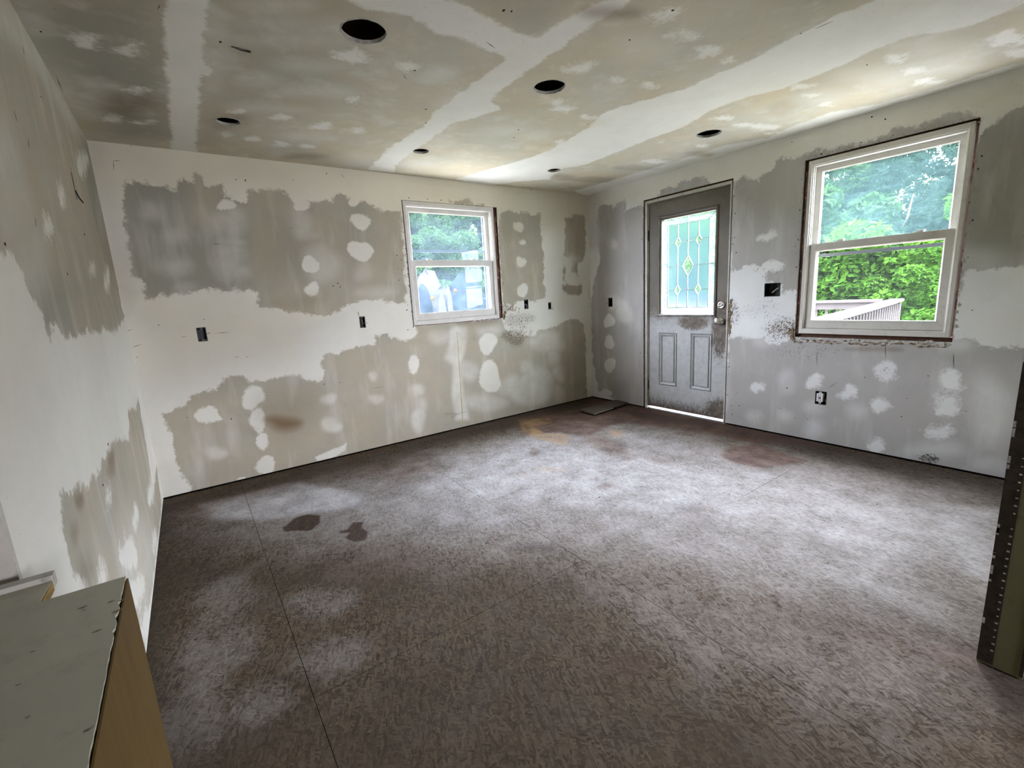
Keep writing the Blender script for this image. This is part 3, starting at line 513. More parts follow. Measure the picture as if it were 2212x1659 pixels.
F.di([(1570,915),(1870,985),(2176,1045),(2170,1060),(1860,1005),(1560,930)], .12, .45); F.di([(350,1092),(800,985),(1270,862),(1270,872),(820,1000),(352,1105)], .06, .45)
floor = tag(empty('floor'), 'worn strand board subfloor with white dust and brown stains', kind='structure')
G_ = .0010; XS = [0.0, .46, 1.66, 2.853, W]; CUT = [[-1.05, -3.49], [-2.385], [-1.15], [-2.52]]
k = 0
for i in range(4):
    ys = [-4.4]+sorted(CUT[i])+[0.0]
    for j in range(len(ys)-1):
        x0, x1 = XS[i]+(G_ if i else 0), XS[i+1]-(G_ if i < 3 else 0); a, c = ys[j]+(G_ if j else 0), ys[j+1]-(G_ if j < len(ys)-2 else 0)
        sheet('subfloor_panel' if k == 0 else 'subfloor_panel.%03d' % k, M_FLOOR, x0, x1, a, c, .018, [], F, MAT['floor'], .018, floor); k += 1
MB().box(M_FLOOR, -.1, W+.1, -4.4, .1, .018, .06).build('floor_base', MAT['dark'], floor)
MB().box(M_FLOOR, -1.3, W+.1, -6.8, -4.402, .0, .06).build('rear_floor', simple('dim_subfloor', (.16, .13, .10), .8), floor)
# ------------------------------------------------------------------ the part of the house behind the camera
PX0 = 2.215                                              # free end of the short partition on the right
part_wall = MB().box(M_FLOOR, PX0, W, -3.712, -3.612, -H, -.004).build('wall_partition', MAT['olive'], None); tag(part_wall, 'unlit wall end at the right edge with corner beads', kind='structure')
rear = shell('wall_rear', lambda u, v, d: (u, -d, v), -1.3, W+.1, 0, H+.02, 6.7, 6.8, [(1.55, 2.45, 1.15, 1.75)], MAT['sheathing'], None); tag(rear, 'wall behind the camera with an added opening for fill light', kind='structure')  # opening added for fill light; no window is known there
MB().box(M_CEIL, -1.3, W+.1, -6.8, -4.0, 0.0, .02).build('rear_ceiling', MAT['sheathing'], ceiling)
side = MB().box(M_FLOOR, -.11, 0, -6.8, -3.75, -H, .0).build('wall_side', MAT['olive']); tag(side, 'wall beside the camera past the stair opening', kind='structure')
MAT['stairdark'] = simple('unlit_stairwell_board', (.055, .06, .03), .9, .1, .2, 3)  # stairwell shade put into the board colour
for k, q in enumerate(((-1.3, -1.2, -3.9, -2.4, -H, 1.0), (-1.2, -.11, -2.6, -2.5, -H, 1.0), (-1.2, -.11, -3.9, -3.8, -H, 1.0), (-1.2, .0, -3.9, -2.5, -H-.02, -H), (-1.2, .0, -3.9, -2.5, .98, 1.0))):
    st = MB().box(M_FLOOR, *q).build('wall_stairwell', MAT['stairdark']); tag(st, 'olive stairwell wall, darkened in colour for shade, beyond the opening at far left', kind='structure')
MB().box(M_FLOOR, -.112, -.0245, -2.704, -2.6905, -2.05, -.0).build('jamb_return', MAT['stairdark'], wall_left)
b = MB(); b.box(M_FLOOR, -.024, .0, -2.705, -2.6905, -2.05, -.0); t1 = b.build('trim_1', MAT['trim']); tag(t1, 'chipped white jamb edge of the stair opening at far left', kind='structure')
MB().box(M_FLOOR, -.11, 0, -3.75, -2.69, -H, -2.05).build('opening_header', MAT['olive'], wall_left)

e1 = MB().box(M_BACK, -.3, W+.55, 2.42, 2.50, .146, .50).build('sky_shade_back', MAT['trim']); tag(e1, 'added unseen overhang cutting sky light over the small window', kind='structure')  # unseen overhang added to block high sky light
e2 = MB().box(M_RIGHT, -6.8, .145, 2.42, 2.50, .146, .50).build('sky_shade_right', MAT['trim']); tag(e2, 'added unseen overhang cutting sky light over the door and large window', kind='structure')  # added likewise, to dim the hot patch on the floor
# ------------------------------------------------------------------ double-hung windows
def inset(r, e): return (r[0]+e, r[1]-e, r[2]+e, r[3]-e)
def window(name, label, M, f, meet, storm, near, mats, cam_d, side):
    """f outer frame rect; meet = height of the top of the lower sash; side = +1 if the right side of the view is +u"""
    root = tag(empty(name), label, kind='structure')
    b = MB(); i1 = (f[0]+.022, f[1]-.022, f[2]+.034, f[3]-.030); b.ring(M, f, i1, -.004, .030)
    i2 = (i1[0]+.010, i1[1]-.010, i1[2]+.004, i1[3]-.012); b.ring(M, i1, i2, .004, .11); b.bevel_ring(M, i1, i2, -.001, .004); fr = b.build('frame', MAT['vinyl'], root, bevel=.0012)
    # jamb tracks of the upper sash
    b = MB(); b.box(M, i2[0]-.002, i2[0]+.006, meet, i2[3], .018, .024); b.box(M, i2[1]-.006, i2[1]+.002, meet, i2[3], .018, .024); b.build('jamb_track', MAT['vinyl'], root)
    # lower sash (inner)
    MB().box(M, i2[0], i2[0]+.014, i2[2], meet, .049, .11).box(M, i2[1]-.014, i2[1], i2[2], meet, .049, .11).box(M, i2[0], i2[1], i2[2], i2[2]+.014, .0492, .11).build('stop', MAT['vinyl'], root)
    lo = (i2[0]+.0022, i2[1]-.0022, i2[2]+.0022, meet); g = (lo[0]+.040, lo[1]-.040, lo[2]+.051, lo[3]-.050)
    b = MB(); b.ring(M, lo, g, .014, .046); b.bevel_ring(M, (g[0], g[1], g[2], g[3]), inset(g, .009), .014, .022); b.ring(M, inset(g, -.001), inset(g, .009), .022, .040)
    ls = b.build('lower_sash', MAT['vinyl'], root, bevel=.0008); MB().box(M, g[0], g[1], g[2], g[3], .030, .034).build('pane', mats[1], ls)
    MB().box(M, g[0]+.002, g[1]-.002, g[2]+.0005, g[2]+.010, .006, .0135).build('lift_rail', MAT['vinyl'], ls)
    # upper sash (outer)
    up = (i2[0]-.004, i2[1]+.004, meet-.045, i2[3]+.002); g2 = (up[0]+.040, up[1]-.040, meet-.006, up[3]-.036)
    b = MB(); b.ring(M, up, g2, .052, .082); b.bevel_ring(M, g2, inset(g2, .008), .052, .06); us_ = b.build('upper_sash', MAT['vinyl'], root, bevel=.0008)
    MB().box(M, g2[0]-.004, g2[1]+.004, g2[2]-.004, g2[3]+.004, .066, .070).build('pane', mats[0], us_)
    for q in (.24, .745):
        uc = f[0]+(f[1]-f[0])*q; b = MB(); b.box(M, uc-.024, uc+.024, meet-.002, meet+.005, .020, .042); b.prism(M, [(uc-.016, meet+.005), (uc+.020, meet+.005), (uc+.012, meet+.013), (uc-.030, meet+.016), (uc-.030, meet+.011)], .026, .036); b.build('sash_lock', MAT['vinyl'], root, bevel=.001)
    # storm window in front of the outer face
    so = (f[0]+.012, f[1]-.012, f[2]+.02, f[3]-.02); si = (so[0]+.03, so[1]-.03, so[2]+.028, so[3]-.026)
    b = MB(); b.ring(M, so, si, .147, .160); st_ = b.build('storm_frame', MAT['storm'], root)
    b = MB(); b.box(M, si[0], si[1], storm-.011, storm+.011, .150, .162); b.build('storm_rail', MAT['storm'], root)
    b = MB(); b.ring(M, (f[0], f[1], f[2], f[3]), (f[0]+.02, f[1]-.02, f[2]+.02, f[3]-.02), .1105, .146); b.build('outer_jamb', MAT['vinyl'], root)
    return root
MAT['storm'] = simple('bluish_storm_frame', (.028, .034, .042), .5, .4, .08)
window('window_1', 'small white double-hung window in the far wall', M_BACK, FA, 1.596, 1.69, 1, (MAT['glass_milky'], MAT['glass_milky']), 3.8, 1)
window('window_2', 'large white double-hung window in the right wall', M_RIGHT, FB, 1.494, 1.412, 1, (MAT['glass_hazy'], MAT['glass_clear']), 3.8, -1)
# gaps: strips of insulation, foam and torn board round the openings
def lumps(name, M, pts, r, mat, parent, n=1, squash=.6):
    b = MB()
    for (u, v, d) in pts:
        for _ in range(n):
            rr = r*random.uniform(.5, 1.3); c = (u+random.uniform(-r, r)*.5, v+random.uniform(-r, r)*1.2, d+random.uniform(-r, r)*.3)
            vs = []; q = [(1,0,0),(-1,0,0),(0,1,0),(0,-1,0),(0,0,1),(0,0,-1)]
            for e in q: k = rr*random.uniform(.5, 1.4); vs.append(M(c[0]+e[0]*k*squash, c[1]+e[1]*k*1.5, c[2]+e[2]*k*squash))
            b.add(vs, [(0,2,4),(2,1,4),(1,3,4),(3,0,4),(2,0,5),(1,2,5),(3,1,5),(0,3,5)])
    o = b.build(name, mat, parent); o['kind'] = 'stuff'; return o
lumps('insulation_scraps', M_BACK, [(2.897+random.uniform(-.012, .012), 1.05+random.random()*1.0, .018) for _ in range(16)], .010, MAT['insul'], wall_back, 2)
lumps('insulation_scraps', M_RIGHT, [(-2.207, .84+random.random()*1.2, .016) for _ in range(26)]+[(-3.096+random.uniform(-.004, .003), .95+random.random()*.95, .010) for _ in range(26)], .007, MAT['insul'], wall_right, 2)
lumps('foam_beads', M_RIGHT, [(-1.655, .12+random.random()*.75, .014) for _ in range(30)]+[(-.756, .3+random.random()*.5, .014) for _ in range(8)], .006, MAT['foam'], wall_right, 2)
def ragged(name, M, a, b_, n, wid, mat, parent, down=True, amp=.5):
    """crumbled edge: overlapping slivers of torn board along a line a -> b_ (u,v)"""
    b = MB()
    for i in range(n):
        t = i/n+random.uniform(-.4, .4)/n; u = a[0]+(b_[0]-a[0])*t; v = a[1]+(b_[1]-a[1])*t; L = wid*random.uniform(.5, 2.4); h = wid*random.uniform(.25, .9); sl = random.uniform(-.4, .4)
        o = random.uniform(-1, 1)*wid*amp; dd = -random.uniform(.0015, .007)
        if abs(b_[0]-a[0]) > abs(b_[1]-a[1]): p = [(u-L, v+o), (u-L*.2, v+o+h), (u+L, v+o+sl*h), (u+L*.1, v+o-h)]
        else: p = [(u+o, v-L), (u+o+h, v-L*.2), (u+o+sl*h, v+L), (u+o-h, v+L*.1)]
        b.prism(M, p, -.0004, dd)
    o = b.build(name, mat, parent); o['kind'] = 'stuff'; return o
ragged('torn_edge', M_RIGHT, (WB[0]+.02, WB[2]-.012), (WB[1]-.0, WB[2]-.022), 60, .014, MAT['torn_white'], wall_right, amp=1.0); ragged('torn_edge', M_RIGHT, (WB[0]+.05, WB[2]-.022), (WB[1]+.02, WB[2]-.03), 46, .011, MAT['torn'], wall_right, amp=1.2)
ragged('torn_edge', M_RIGHT, (WB[1]+.008, WB[2]-.02), (WB[1]+.03, WB[2]+.06), 16, .010, MAT['torn'], wall_right, amp=1.6)
ragged('torn_edge', M_RIGHT, (DR[0]-.006, .80), (DR[0]-.014, 1.12), 26, .012, MAT['torn'], wall_right, amp=1.3); ragged('torn_edge', M_RIGHT, (DR[1]+.004, .95), (DR[1]+.004, 2.06), 18, .006, MAT['torn_white'], wall_right)
ragged('torn_edge', M_BACK, (2.55, WA[2]-.006), (2.92, WA[2]-.003), 30, .009, MAT['torn_white'], wall_back, amp=.9); ragged('torn_edge', M_BACK, (2.925, 1.02), (2.935, 1.10), 14, .010, MAT['torn'], wall_back, amp=1.2); ragged('torn_edge', M_BACK, (1.944, 1.03), (1.944, 1.75), 26, .006, MAT['torn'], wall_back, amp=.6)
ragged('torn_edge', M_RIGHT, (WB[0]-.003, .9), (WB[0]-.003, 1.95), 22, .006, MAT['torn_white'], wall_right, amp=.8); ragged('torn_edge', M_RIGHT, (WB[1]+.003, .9), (WB[1]+.003, 2.05), 40, .004, MAT['torn_white'], wall_right, amp=.5)
# gouged paper where tile was pulled off
def gouges(M, px, zpts, n, L, par, ang, mat):
    b = MB()
    for _ in range(n):
        (cx, cy_, rx, ry) = random.choice(zpts); a = random.random()*6.28; k = random.random()**.5; u, v = px(cx+rx*k*math.cos(a), cy_+ry*k*math.sin(a)); l = L*random.uniform(.4, 1.5); t = ang+random.uniform(-.5, .5); w = l*random.uniform(.12, .3)
        e = (math.cos(t), math.sin(t)); q = (-e[1], e[0]); b.prism(M, [(u-e[0]*l, v-e[1]*l), (u+q[0]*w, v+q[1]*w), (u+e[0]*l, v+e[1]*l), (u-q[0]*w*.6, v-q[1]*w*.6)], -.0003, -.0012)
    o = b.build('gouges', mat, par); o['kind'] = 'stuff'
zb = lambda e: (850+e[0]/3.318, 400+e[1]/3.318, e[2]/3.318, e[3]/3.318)
gouges(M_BACK, px_back, [zb((900, 960, 110, 60)), zb((870, 1080, 80, 70)), zb((940, 1050, 60, 40))], 110, .012, wall_back, 1.0, MAT['torn']); gouges(M_BACK, px_back, [zb((850, 880, 60, 20))], 26, .018, wall_back, 1.0, MAT['torn']); gouges(M_BACK, px_back, [zb((890, 1010, 120, 90))], 70, .010, wall_back, 1.0, MAT['torn_white'])
gouges(M_RIGHT, px_right, [(1690, 700, 32, 28), (1715, 722, 18, 14), (1682, 715, 22, 12)], 70, .010, wall_right, 2.2, MAT['torn']); gouges(M_RIGHT, px_right, [(2008, 991, 22, 10)], 50, .008, wall_right, .3, MAT['nail']); gouges(M_RIGHT, px_right, [(1655, 585, 40, 14), (1640, 660, 40, 30)], 40, .008, wall_right, 2.4, MAT['scuff'])
# nail heads, scuffs
def specks(M, px, dots, segs, par, r=.0038):
    b = MB()
    for (u, v) in dots:
        a, c = px(u, v); rr = r*random.uniform(.7, 1.3); b.prism(M, [(a+rr*math.cos(k*math.pi/3)*random.uniform(.7, 1.2), c+rr*math.sin(k*math.pi/3)*random.uniform(.8, 1.5)) for k in range(6)], -.0002, -.0014)
    if dots: b.build('nail_holes', MAT['nail'], par)['kind'] = 'stuff'
    if segs:
        b = MB()
        for (u0, v0, u1_, v1_) in segs:
            p, q = Vector(px(u0, v0)), Vector(px(u1_, v1_)); d = (q-p); n = Vector((-d.y, d.x)).normalized()*.0018; mid = (p+q)/2+n*.6; b.prism(M, [tuple(p), tuple(mid+n), tuple(q), tuple(mid-n)], -.0002, -.0009)
        b.build('scuff_marks', MAT['scuff'], par)['kind'] = 'stuff'
o3 = Z(850, 410, 8.508)
specks(M_BACK, px_back, o3([(280,150),(625,170),(875,190),(1145,213),(1440,237),(1655,262),(470,288),(128,410),(180,780),(220,1190),(265,1480),(245,1600),(65,1210),(145,1290),(1925,705),(1965,768),(1980,1325),(410,225)])+o3([(262,2118),(245,2210),(265,2570),(2015,1715)])+[(343,702),(322,312),(365,312),(510,388),(530,389),(705,375),(1135,790),(1183,810),(860,580),(868,583),(862,605),(1147,410),(440,690),(730,612),(735,620),(720,618),(404,902),(1270,752),(1160,800),(500,905),(700,830),(735,826)],
       [(268,717,288,711),(282,752,308,743),(293,773,300,771),(505,773,517,770),(530,772,538,770),(460,721,500,717),(390,729,404,727),(245,345,245,370),(242,348,262,347),(282,313,284,318),(530,388,529,394),(630,391,635,388),(456,528,482,526),(625,494,632,492),(1022,726,1026,736),(988,895,1010,888),(970,905,990,893),(735,375,745,385),(800,840,830,835)], wall_back)
specks(M_RIGHT, px_right, d1([(1965,285),(1918,460),(1945,775),(1930,1220),(230,590),(228,1248),(1960,1495),(1900,1340)])+Z(1360, 750, 8.508)([(205,108),(182,340),(218,705),(385,458),(1830,362),(1803,875),(1870,1075),(2015,1080),(1880,1235)])+Z(1700, 220, 4.608)([(1940,540),(1905,668),(1848,1178),(1803,1550),(145,772),(128,1078),(112,1370),(95,1645),(980,172),(845,150),(345,520),(740,405),(50,400)])+[(1287,755),(1292,800),(1575,792),(1574,808),(1700,838),(1868,815),(2005,812),(1947,900),(1270,430),(1285,440),(1745,905),(2100,670)],
       [(1590,852,1594,846),(1680,880,1690,883),(1715,905,1720,900),(2082,890,2090,887),(1955,860,1963,861),(1913,740,1913,775),(1765,760,1765,790),(2060,765,2060,795),(1925,293,1923,310),(1560,425,1563,430),(1650,255,1660,250),(1785,840,1810,825)], wall_right)
specks(M_LEFT, px_left, [(182,506),(145,592),(10,527),(268,683),(233,960),(222,1048)], [(152,360,166,430),(84,207,92,212),(60,300,62,320),(30,240,36,262),(48,100,52,118),(75,470,78,490)], wall_left, .004)
specks(M_CEIL, px_ceil, [(88,68),(476,90),(896,152),(1360,86),(1088,22),(1105,24),(1453,22),(920,236),(920,265),(1120,280),(1110,297),(1270,268),(1873,140),(1730,72)], [(499,99,528,107),(526,106,543,111),(1050,90,1070,104),(870,160,880,172),(1760,62,1800,45),(340,20,345,10),(120,160,137,200)], ceiling, .004)
b = MB(); p, q = px_back(987.5, 716), px_back(999.5, 908); b.prism(M_BACK, [(p[0]-.003, p[1]), (p[0]+.003, p[1]), (q[0]+.004, .03), (q[0]-.004, .03)], -.0002, -.0010); b.build('joint_tape', MAT['tape'], wall_back)
# ------------------------------------------------------------------ door
door = tag(empty('door_1'), 'grimy exterior door with leaded glass upper panel', kind='structure')
sy0, sy1, sz0, sz1 = -1.633, -0.797, .026, 2.046; DD = .030
b = MB(); J = (-1.648, -.768, -.01, 2.075)
b.box(M_RIGHT, J[0], sy0-.004, .0, J[3], .004, .124); b.build('jamb', MAT['trim'], door); b = MB(); b.box(M_RIGHT, sy1+.004, J[1], .0, J[3], .004, .124); b.build('jamb', MAT['trim'], door); b = MB(); b.box(M_RIGHT, sy0-.004, sy1+.004, sz1+.005, J[3], .004, .124); b.build('head_jamb', MAT['trim'], door)
gf = (-1.530, -.900, .958, 1.915); gg = (-1.495, -.945, .990, 1.872); P1 = (-1.129, -.922, .268, .800); P2 = (-1.497, -1.278, .268, .803)
b = MB(); T1 = DD+.044; us = [sy0, gf[0], gf[1], sy1]
holes = [inset(gf, .012), P1, P2]
uu = sorted(set([sy0, sy1]+[e for h in holes for e in h[:2]])); vv = sorted(set([sz0, sz1]+[e for h in holes for e in h[2:]]))
for i in range(len(uu)-1):
    for j in range(len(vv)-1):
        uc, vc = (uu[i]+uu[i+1])/2, (vv[j]+vv[j+1])/2
        if not any(h[0] < uc < h[1] and h[2] < vc < h[3] for h in holes): b.box(M_RIGHT, uu[i], uu[i+1], vv[j], vv[j+1], DD, T1)
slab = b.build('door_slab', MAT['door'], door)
for P in (P1, P2):
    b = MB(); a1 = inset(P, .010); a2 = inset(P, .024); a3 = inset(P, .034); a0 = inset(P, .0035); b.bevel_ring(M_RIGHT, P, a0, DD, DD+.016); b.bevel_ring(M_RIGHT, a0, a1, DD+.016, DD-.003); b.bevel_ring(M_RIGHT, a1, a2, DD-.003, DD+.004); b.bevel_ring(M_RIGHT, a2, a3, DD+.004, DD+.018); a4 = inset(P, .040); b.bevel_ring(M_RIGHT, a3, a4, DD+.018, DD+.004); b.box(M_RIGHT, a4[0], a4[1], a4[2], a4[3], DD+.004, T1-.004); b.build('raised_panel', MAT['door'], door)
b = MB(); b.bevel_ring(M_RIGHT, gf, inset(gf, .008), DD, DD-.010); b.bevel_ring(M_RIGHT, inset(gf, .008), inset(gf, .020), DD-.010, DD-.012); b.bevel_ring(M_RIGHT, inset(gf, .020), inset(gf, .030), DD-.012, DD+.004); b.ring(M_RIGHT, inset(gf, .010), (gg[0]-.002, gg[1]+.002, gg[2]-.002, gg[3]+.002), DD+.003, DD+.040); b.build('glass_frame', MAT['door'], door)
gu = lambda s, t: (gg[1]+(gg[0]-gg[1])*s, gg[3]+(gg[2]-gg[3])*t)      # s from far to near side, t from top to bottom
I0, I1, T0, T2 = .11, .89, .066, .934; cs = [I0, .305, .5, .695, I1]; ts = [T0, .25, .5, .75, T2]
dia = {(.305, .25): (.052, .056), (.695, .25): (.052, .056), (.305, .75): (.052, .056), (.695, .75): (.052, .056), (.5, .5): (.098, .105)}
def pane(poly, mat, d0=DD+.018, d1=DD+.022):
    cx = sum(p[0] for p in poly)/len(poly); cy_ = sum(p[1] for p in poly)/len(poly)
    MB().prism(M_RIGHT, [gu(*p) for p in poly], d0, d1).build('glass_pane', mat, door)
for a in (([(0, 0), (.5, 0), (.5, T0), (I0, T0)]), ([(.5, 0), (1, 0), (I1, T0), (.5, T0)]), ([(0, 1), (I0, T2), (.5, T2), (.5, 1)]), ([(.5, T2), (I1, T2), (1, 1), (.5, 1)]), ([(0, 0), (I0, T0), (I0, .5), (0, .5)]), ([(0, .5), (I0, .5), (I0, T2), (0, 1)]), ([(I1, T0), (1, 0), (1, .5), (I1, .5)]), ([(I1, .5), (1, .5), (1, 1), (I1, T2)])): pane(a, MAT['glass_bevel'])
cames = []
for i in range(4):
    for j in range(4):
        poly = []
        for (a, c, pa, pc) in ((cs[i], ts[j], 'v', 'h'), (cs[i+1], ts[j], 'h', 'v'), (cs[i+1], ts[j+1], 'v', 'h'), (cs[i], ts[j+1], 'h', 'v')):
            k = (a, c)
            if k in dia:
                w_, h_ = dia[k]; uc, vc = (cs[i]+cs[i+1])/2, (ts[j]+ts[j+1])/2
                pv = (a, c+math.copysign(h_, vc-c)); ph = (a+math.copysign(w_, uc-a), c); poly += [pv, ph] if pa == 'v' else [ph, pv]
            else: poly.append(k)
        pane(poly, MAT['glass_door'])
for (a, c), (w_, h_) in dia.items(): pane([(a-w_, c), (a, c-h_), (a+w_, c), (a, c+h_)], MAT['glass_diamond'], DD+.016, DD+.024); cames += [(a-w_, c, a, c-h_), (a, c-h_, a+w_, c), (a+w_, c, a, c+h_), (a, c+h_, a-w_, c)]
cames += [(0, 0, I0, T0), (1, 0, I1, T0), (0, 1, I0, T2), (1, 1, I1, T2), (I0, T0, I1, T0), (I0, T2, I1, T2), (I0, T0, I0, T2), (I1, T0, I1, T2), (.5, 0, .5, .395), (.5, .605, .5, 1), (0, .5, .402, .5), (.598, .5, 1, .5)]
for c in (.305, .695): cames += [(c, T0, c, .194), (c, .306, c, .694), (c, .806, c, T2)]
for r_ in (.25, .75): cames += [(I0, r_, .253, r_), (.357, r_, .643, r_), (.747, r_, I1, r_)]
b = MB()
for (a, c, e, g) in cames:
    p, q = Vector(gu(a, c)), Vector(gu(e, g)); d = (q-p).normalized(); n = Vector((-d.y, d.x))*.0022; b.prism(M_RIGHT, [tuple(p-n), tuple(q-n), tuple(q+n), tuple(p+n)], DD+.012, DD+.027)
b.build('came_lattice', MAT['came'], door)
b = MB(); b.lathe(M_RIGHT(-1.568, .921, DD), (-1, 0, 0), [(0, .033), (.006, .033), (.010, .026), (.014, .013), (.030, .012), (.036, .020), (.044, .027), (.056, .029), (.064, .026), (.068, .012)], 24); b.build('door_knob', MAT['chrome'], door, True)
b = MB(); b.lathe(M_RIGHT(-1.573, 1.062, DD), (-1, 0, 0), [(0, .034), (.006, .034), (.012, .030), (.013, .022), (.009, .018)], 24); db = b.build('deadbolt', MAT['chrome'], door, True)
MB().box(M_RIGHT, -1.586, -1.560, 1.057, 1.066, DD-.030, DD-.012).build('thumb_turn', MAT['chrome'], db, bevel=.001)
for z in (.25, 1.75): MB().lathe(M_RIGHT(sy1+.004, z-.05, DD-.004), (0, 0, 1), [(0, .006), (.10, .006)], 10).build('hinge', MAT['black'], door)
b = MB(); b.box(M_RIGHT, J[0], J[1], -.03, .004, .03, .16); b.build('threshold', MAT['alu'], door)
# ------------------------------------------------------------------ electrical boxes
def ebox(M, r, label, wires, mat_=None, ears=True, cat='electrical box', group='open electrical boxes'):
    c = M((r[0]+r[1])/2, r[2], .0); root = tag(empty('electrical_box', c), label, cat, group); off = Vector(c)
    Mo = lambda u, v, d: tuple(Vector(M(u, v, d))-off)
    e = .0015; b = MB(); o = (r[0]+e, r[1]-e, r[2]+e, r[3]-e); i = inset(o, .0035)
    b.ring(Mo, o, i, .002, .062); b.box(Mo, i[0], i[1], i[2], i[3], .058, .062); b.build('box_shell', MAT['black'], root)
    if ears:
        um = (i[0]+i[1])/2
        for vv_, s in ((i[3], -1), (i[2], 1)): MB().prism(Mo, [(um-.010, vv_), (um+.010, vv_), (um+.004, vv_+s*.009), (um-.004, vv_+s*.009)], .004, .007).build('mounting_ear', MAT['scuff'], root)
    for pts, rad, mt in wires:
        pp = [Mo(r[0]+(r[1]-r[0])*a, r[2]+(r[3]-r[2])*c_, d) for a, c_, d in pts]; MB().tube(pp, rad, 7).build('wire', mt, root, True)
    return root, Mo
Wg, Wk = MAT['copper'], MAT['scuff']
ebox(M_BACK, BOX_BACK[0], 'open black electrical box nearest the left corner, far wall', [([(.85, .45, .02), (1.1, .52, -.003), (1.35, .6, -.006)], .0018, Wk), ([(.4, .15, .03), (.7, .1, .01), (.9, .12, .006)], .0015, Wg)])
ebox(M_BACK, BOX_BACK[1], 'open black electrical box between left corner and small window', [([(.55, .75, .02), (.55, .45, .01), (.6, .25, .02)], .002, Wg), ([(.6, .4, .01), (1.0, .38, -.004), (1.4, .42, -.008)], .002, Wg), ([(.1, .9, .01), (.0, 1.15, -.004), (-.1, 1.4, -.006)], .0015, Wk)])
ebox(M_BACK, BOX_BACK[2], 'open electrical box with looped cable, right of the small window', [([(.3, .5, .03), (.55, .52, .008), (.75, .35, .002), (.8, .05, .01)], .003, Wg), ([(.4, .45, .03), (.6, .4, .01), (.65, .1, .012)], .0022, Wg)])
ebox(M_BACK, BOX_BACK[3], 'narrow open electrical box nearest the far corner, far wall', [([(.8, .12, .01), (1.2, .1, -.003), (1.5, .2, -.005)], .0018, Wk), ([(.8, .1, .01), (1.2, -.02, -.003), (1.6, -.06, -.005)], .0018, Wk)])
ebox(M_RIGHT, BOX_RIGHT[0], 'open electrical box left of the door, right wall', [([(.5, .6, .03), (.9, .42, .002), (1.5, .38, -.006)], .002, Wk)])
ebox(M_RIGHT, BOX_RIGHT[1], 'large square open electrical box between door and large window', [([(.15, .62, .012), (.3, .5, .01), (.55, .28, .014)], .0035, Wg), ([(.1, .7, .03), (.5, .5, .03), (.9, .2, .04)], .002, MAT['black']), ([(.6, .9, .04), (.7, .5, .03), (.8, .2, .03)], .003, MAT['black'])], ears=False)
root, Mo = ebox(M_RIGHT, BOX_RIGHT[2], 'white receptacle in open black box below the large window', [([(.1, .15, .02), (.18, .35, .012), (.12, .5, .02)], .002, MAT['foam'])], ears=False, cat='outlet', group=None)
r = BOX_RIGHT[2]; o_ = (r[0]+.024, r[1]-.010, r[2]+.022, r[3]-.018); yk = MB(); yk.box(Mo, (o_[0]+o_[1])/2-.008, (o_[0]+o_[1])/2+.008, r[2]+.006, r[3]-.006, .006, .009); yk.build('yoke', MAT['alu'], root)
rc = MB().box(Mo, o_[0], o_[1], o_[2], o_[3], -.004, .030).build('receptacle_body', MAT['whiteplastic'], root, bevel=.002)
um = (o_[0]+o_[1])/2
for vc in (o_[3]-.013, o_[2]+.013):
    for du in (-.007, .007): MB().box(Mo, um+du-.0016, um+du+.0016, vc-.004, vc+.004, -.0052, -.0035).build('slot', MAT['black'], rc)
MB().box(Mo, um-.008, um+.008, (o_[2]+o_[3])/2+.001, (o_[2]+o_[3])/2+.007, -.0062, -.003).build('reset_button', MAT['redplastic'], rc)
MB().box(Mo, um-.008, um+.008, (o_[2]+o_[3])/2-.008, (o_[2]+o_[3])/2-.002, -.0062, -.003).build('test_button', MAT['black'], rc)
# cut slot in the left wall with a cable end, cable on the ceiling
a = px_left(153, 372); c = px_left(168, 437); root = tag(empty('cable_end', (0, a[0], c[1])), 'black cable end poking from a slit high on the left wall', 'cable')
off = Vector(root.location); Ml = lambda u, v, d: tuple(Vector(M_LEFT(u, v, d))-off)
MB().box(Ml, a[0]-.004, a[0]+.004, c[1]+.01, a[1], -.0012, -.0002).build('slit', MAT['black'], root)
MB().tube([Ml(a[0], c[1]+.05, -.001), Ml(a[0]+.004, c[1]+.02, -.008), Ml(a[0]-.012, c[1]-.004, -.02)], .0028, 8).build('cable', MAT['black'], root)
p0, p1 = px_ceil(499, 99), px_ceil(541, 111); root = tag(empty('ceiling_wire', (p0[0], p0[1], H)), 'thin dark wire stub hanging flat on the ceiling near the left', 'wire')
o = MB().tube([(0, 0, -.002), ((p1[0]-p0[0])*.5, (p1[1]-p0[1])*.5, -.006), (p1[0]-p0[0], p1[1]-p0[1], -.003)], [.0014, .002, .003], 7).build('strand', MAT['black'], root)
# ------------------------------------------------------------------ loose floorboard in the far corner
root = tag(empty('loose_board', (3.87, -.50, 0)), 'flat brown floorboard lying on the floor beside the door', 'board')
b = MB(); b.prism(M_FLOOR, [(-.315, .105), (-.335, -.115), (.255, -.055), (.262, .14)], -.011, -.027); b.build('plank', wood('dusty_floorboard', (.075, .055, .04), (.14, .11, .085), 0), root, bevel=.001)
b = MB(); b.prism(M_FLOOR, [(-.335, -.115), (-.02, -.083), (-.02, -.088), (-.335, -.121)], -.016, -.021); b.build('tongue_edge', MAT['trim'], root)
b = MB(); b.prism(M_FLOOR, [(-.30, .09), (-.32, -.10), (.24, -.045), (.25, .12)], -.0005, -.011); b.build('shadow_gap', MAT['dark'], root)  # near-black filler paints the shadow gap below the plank
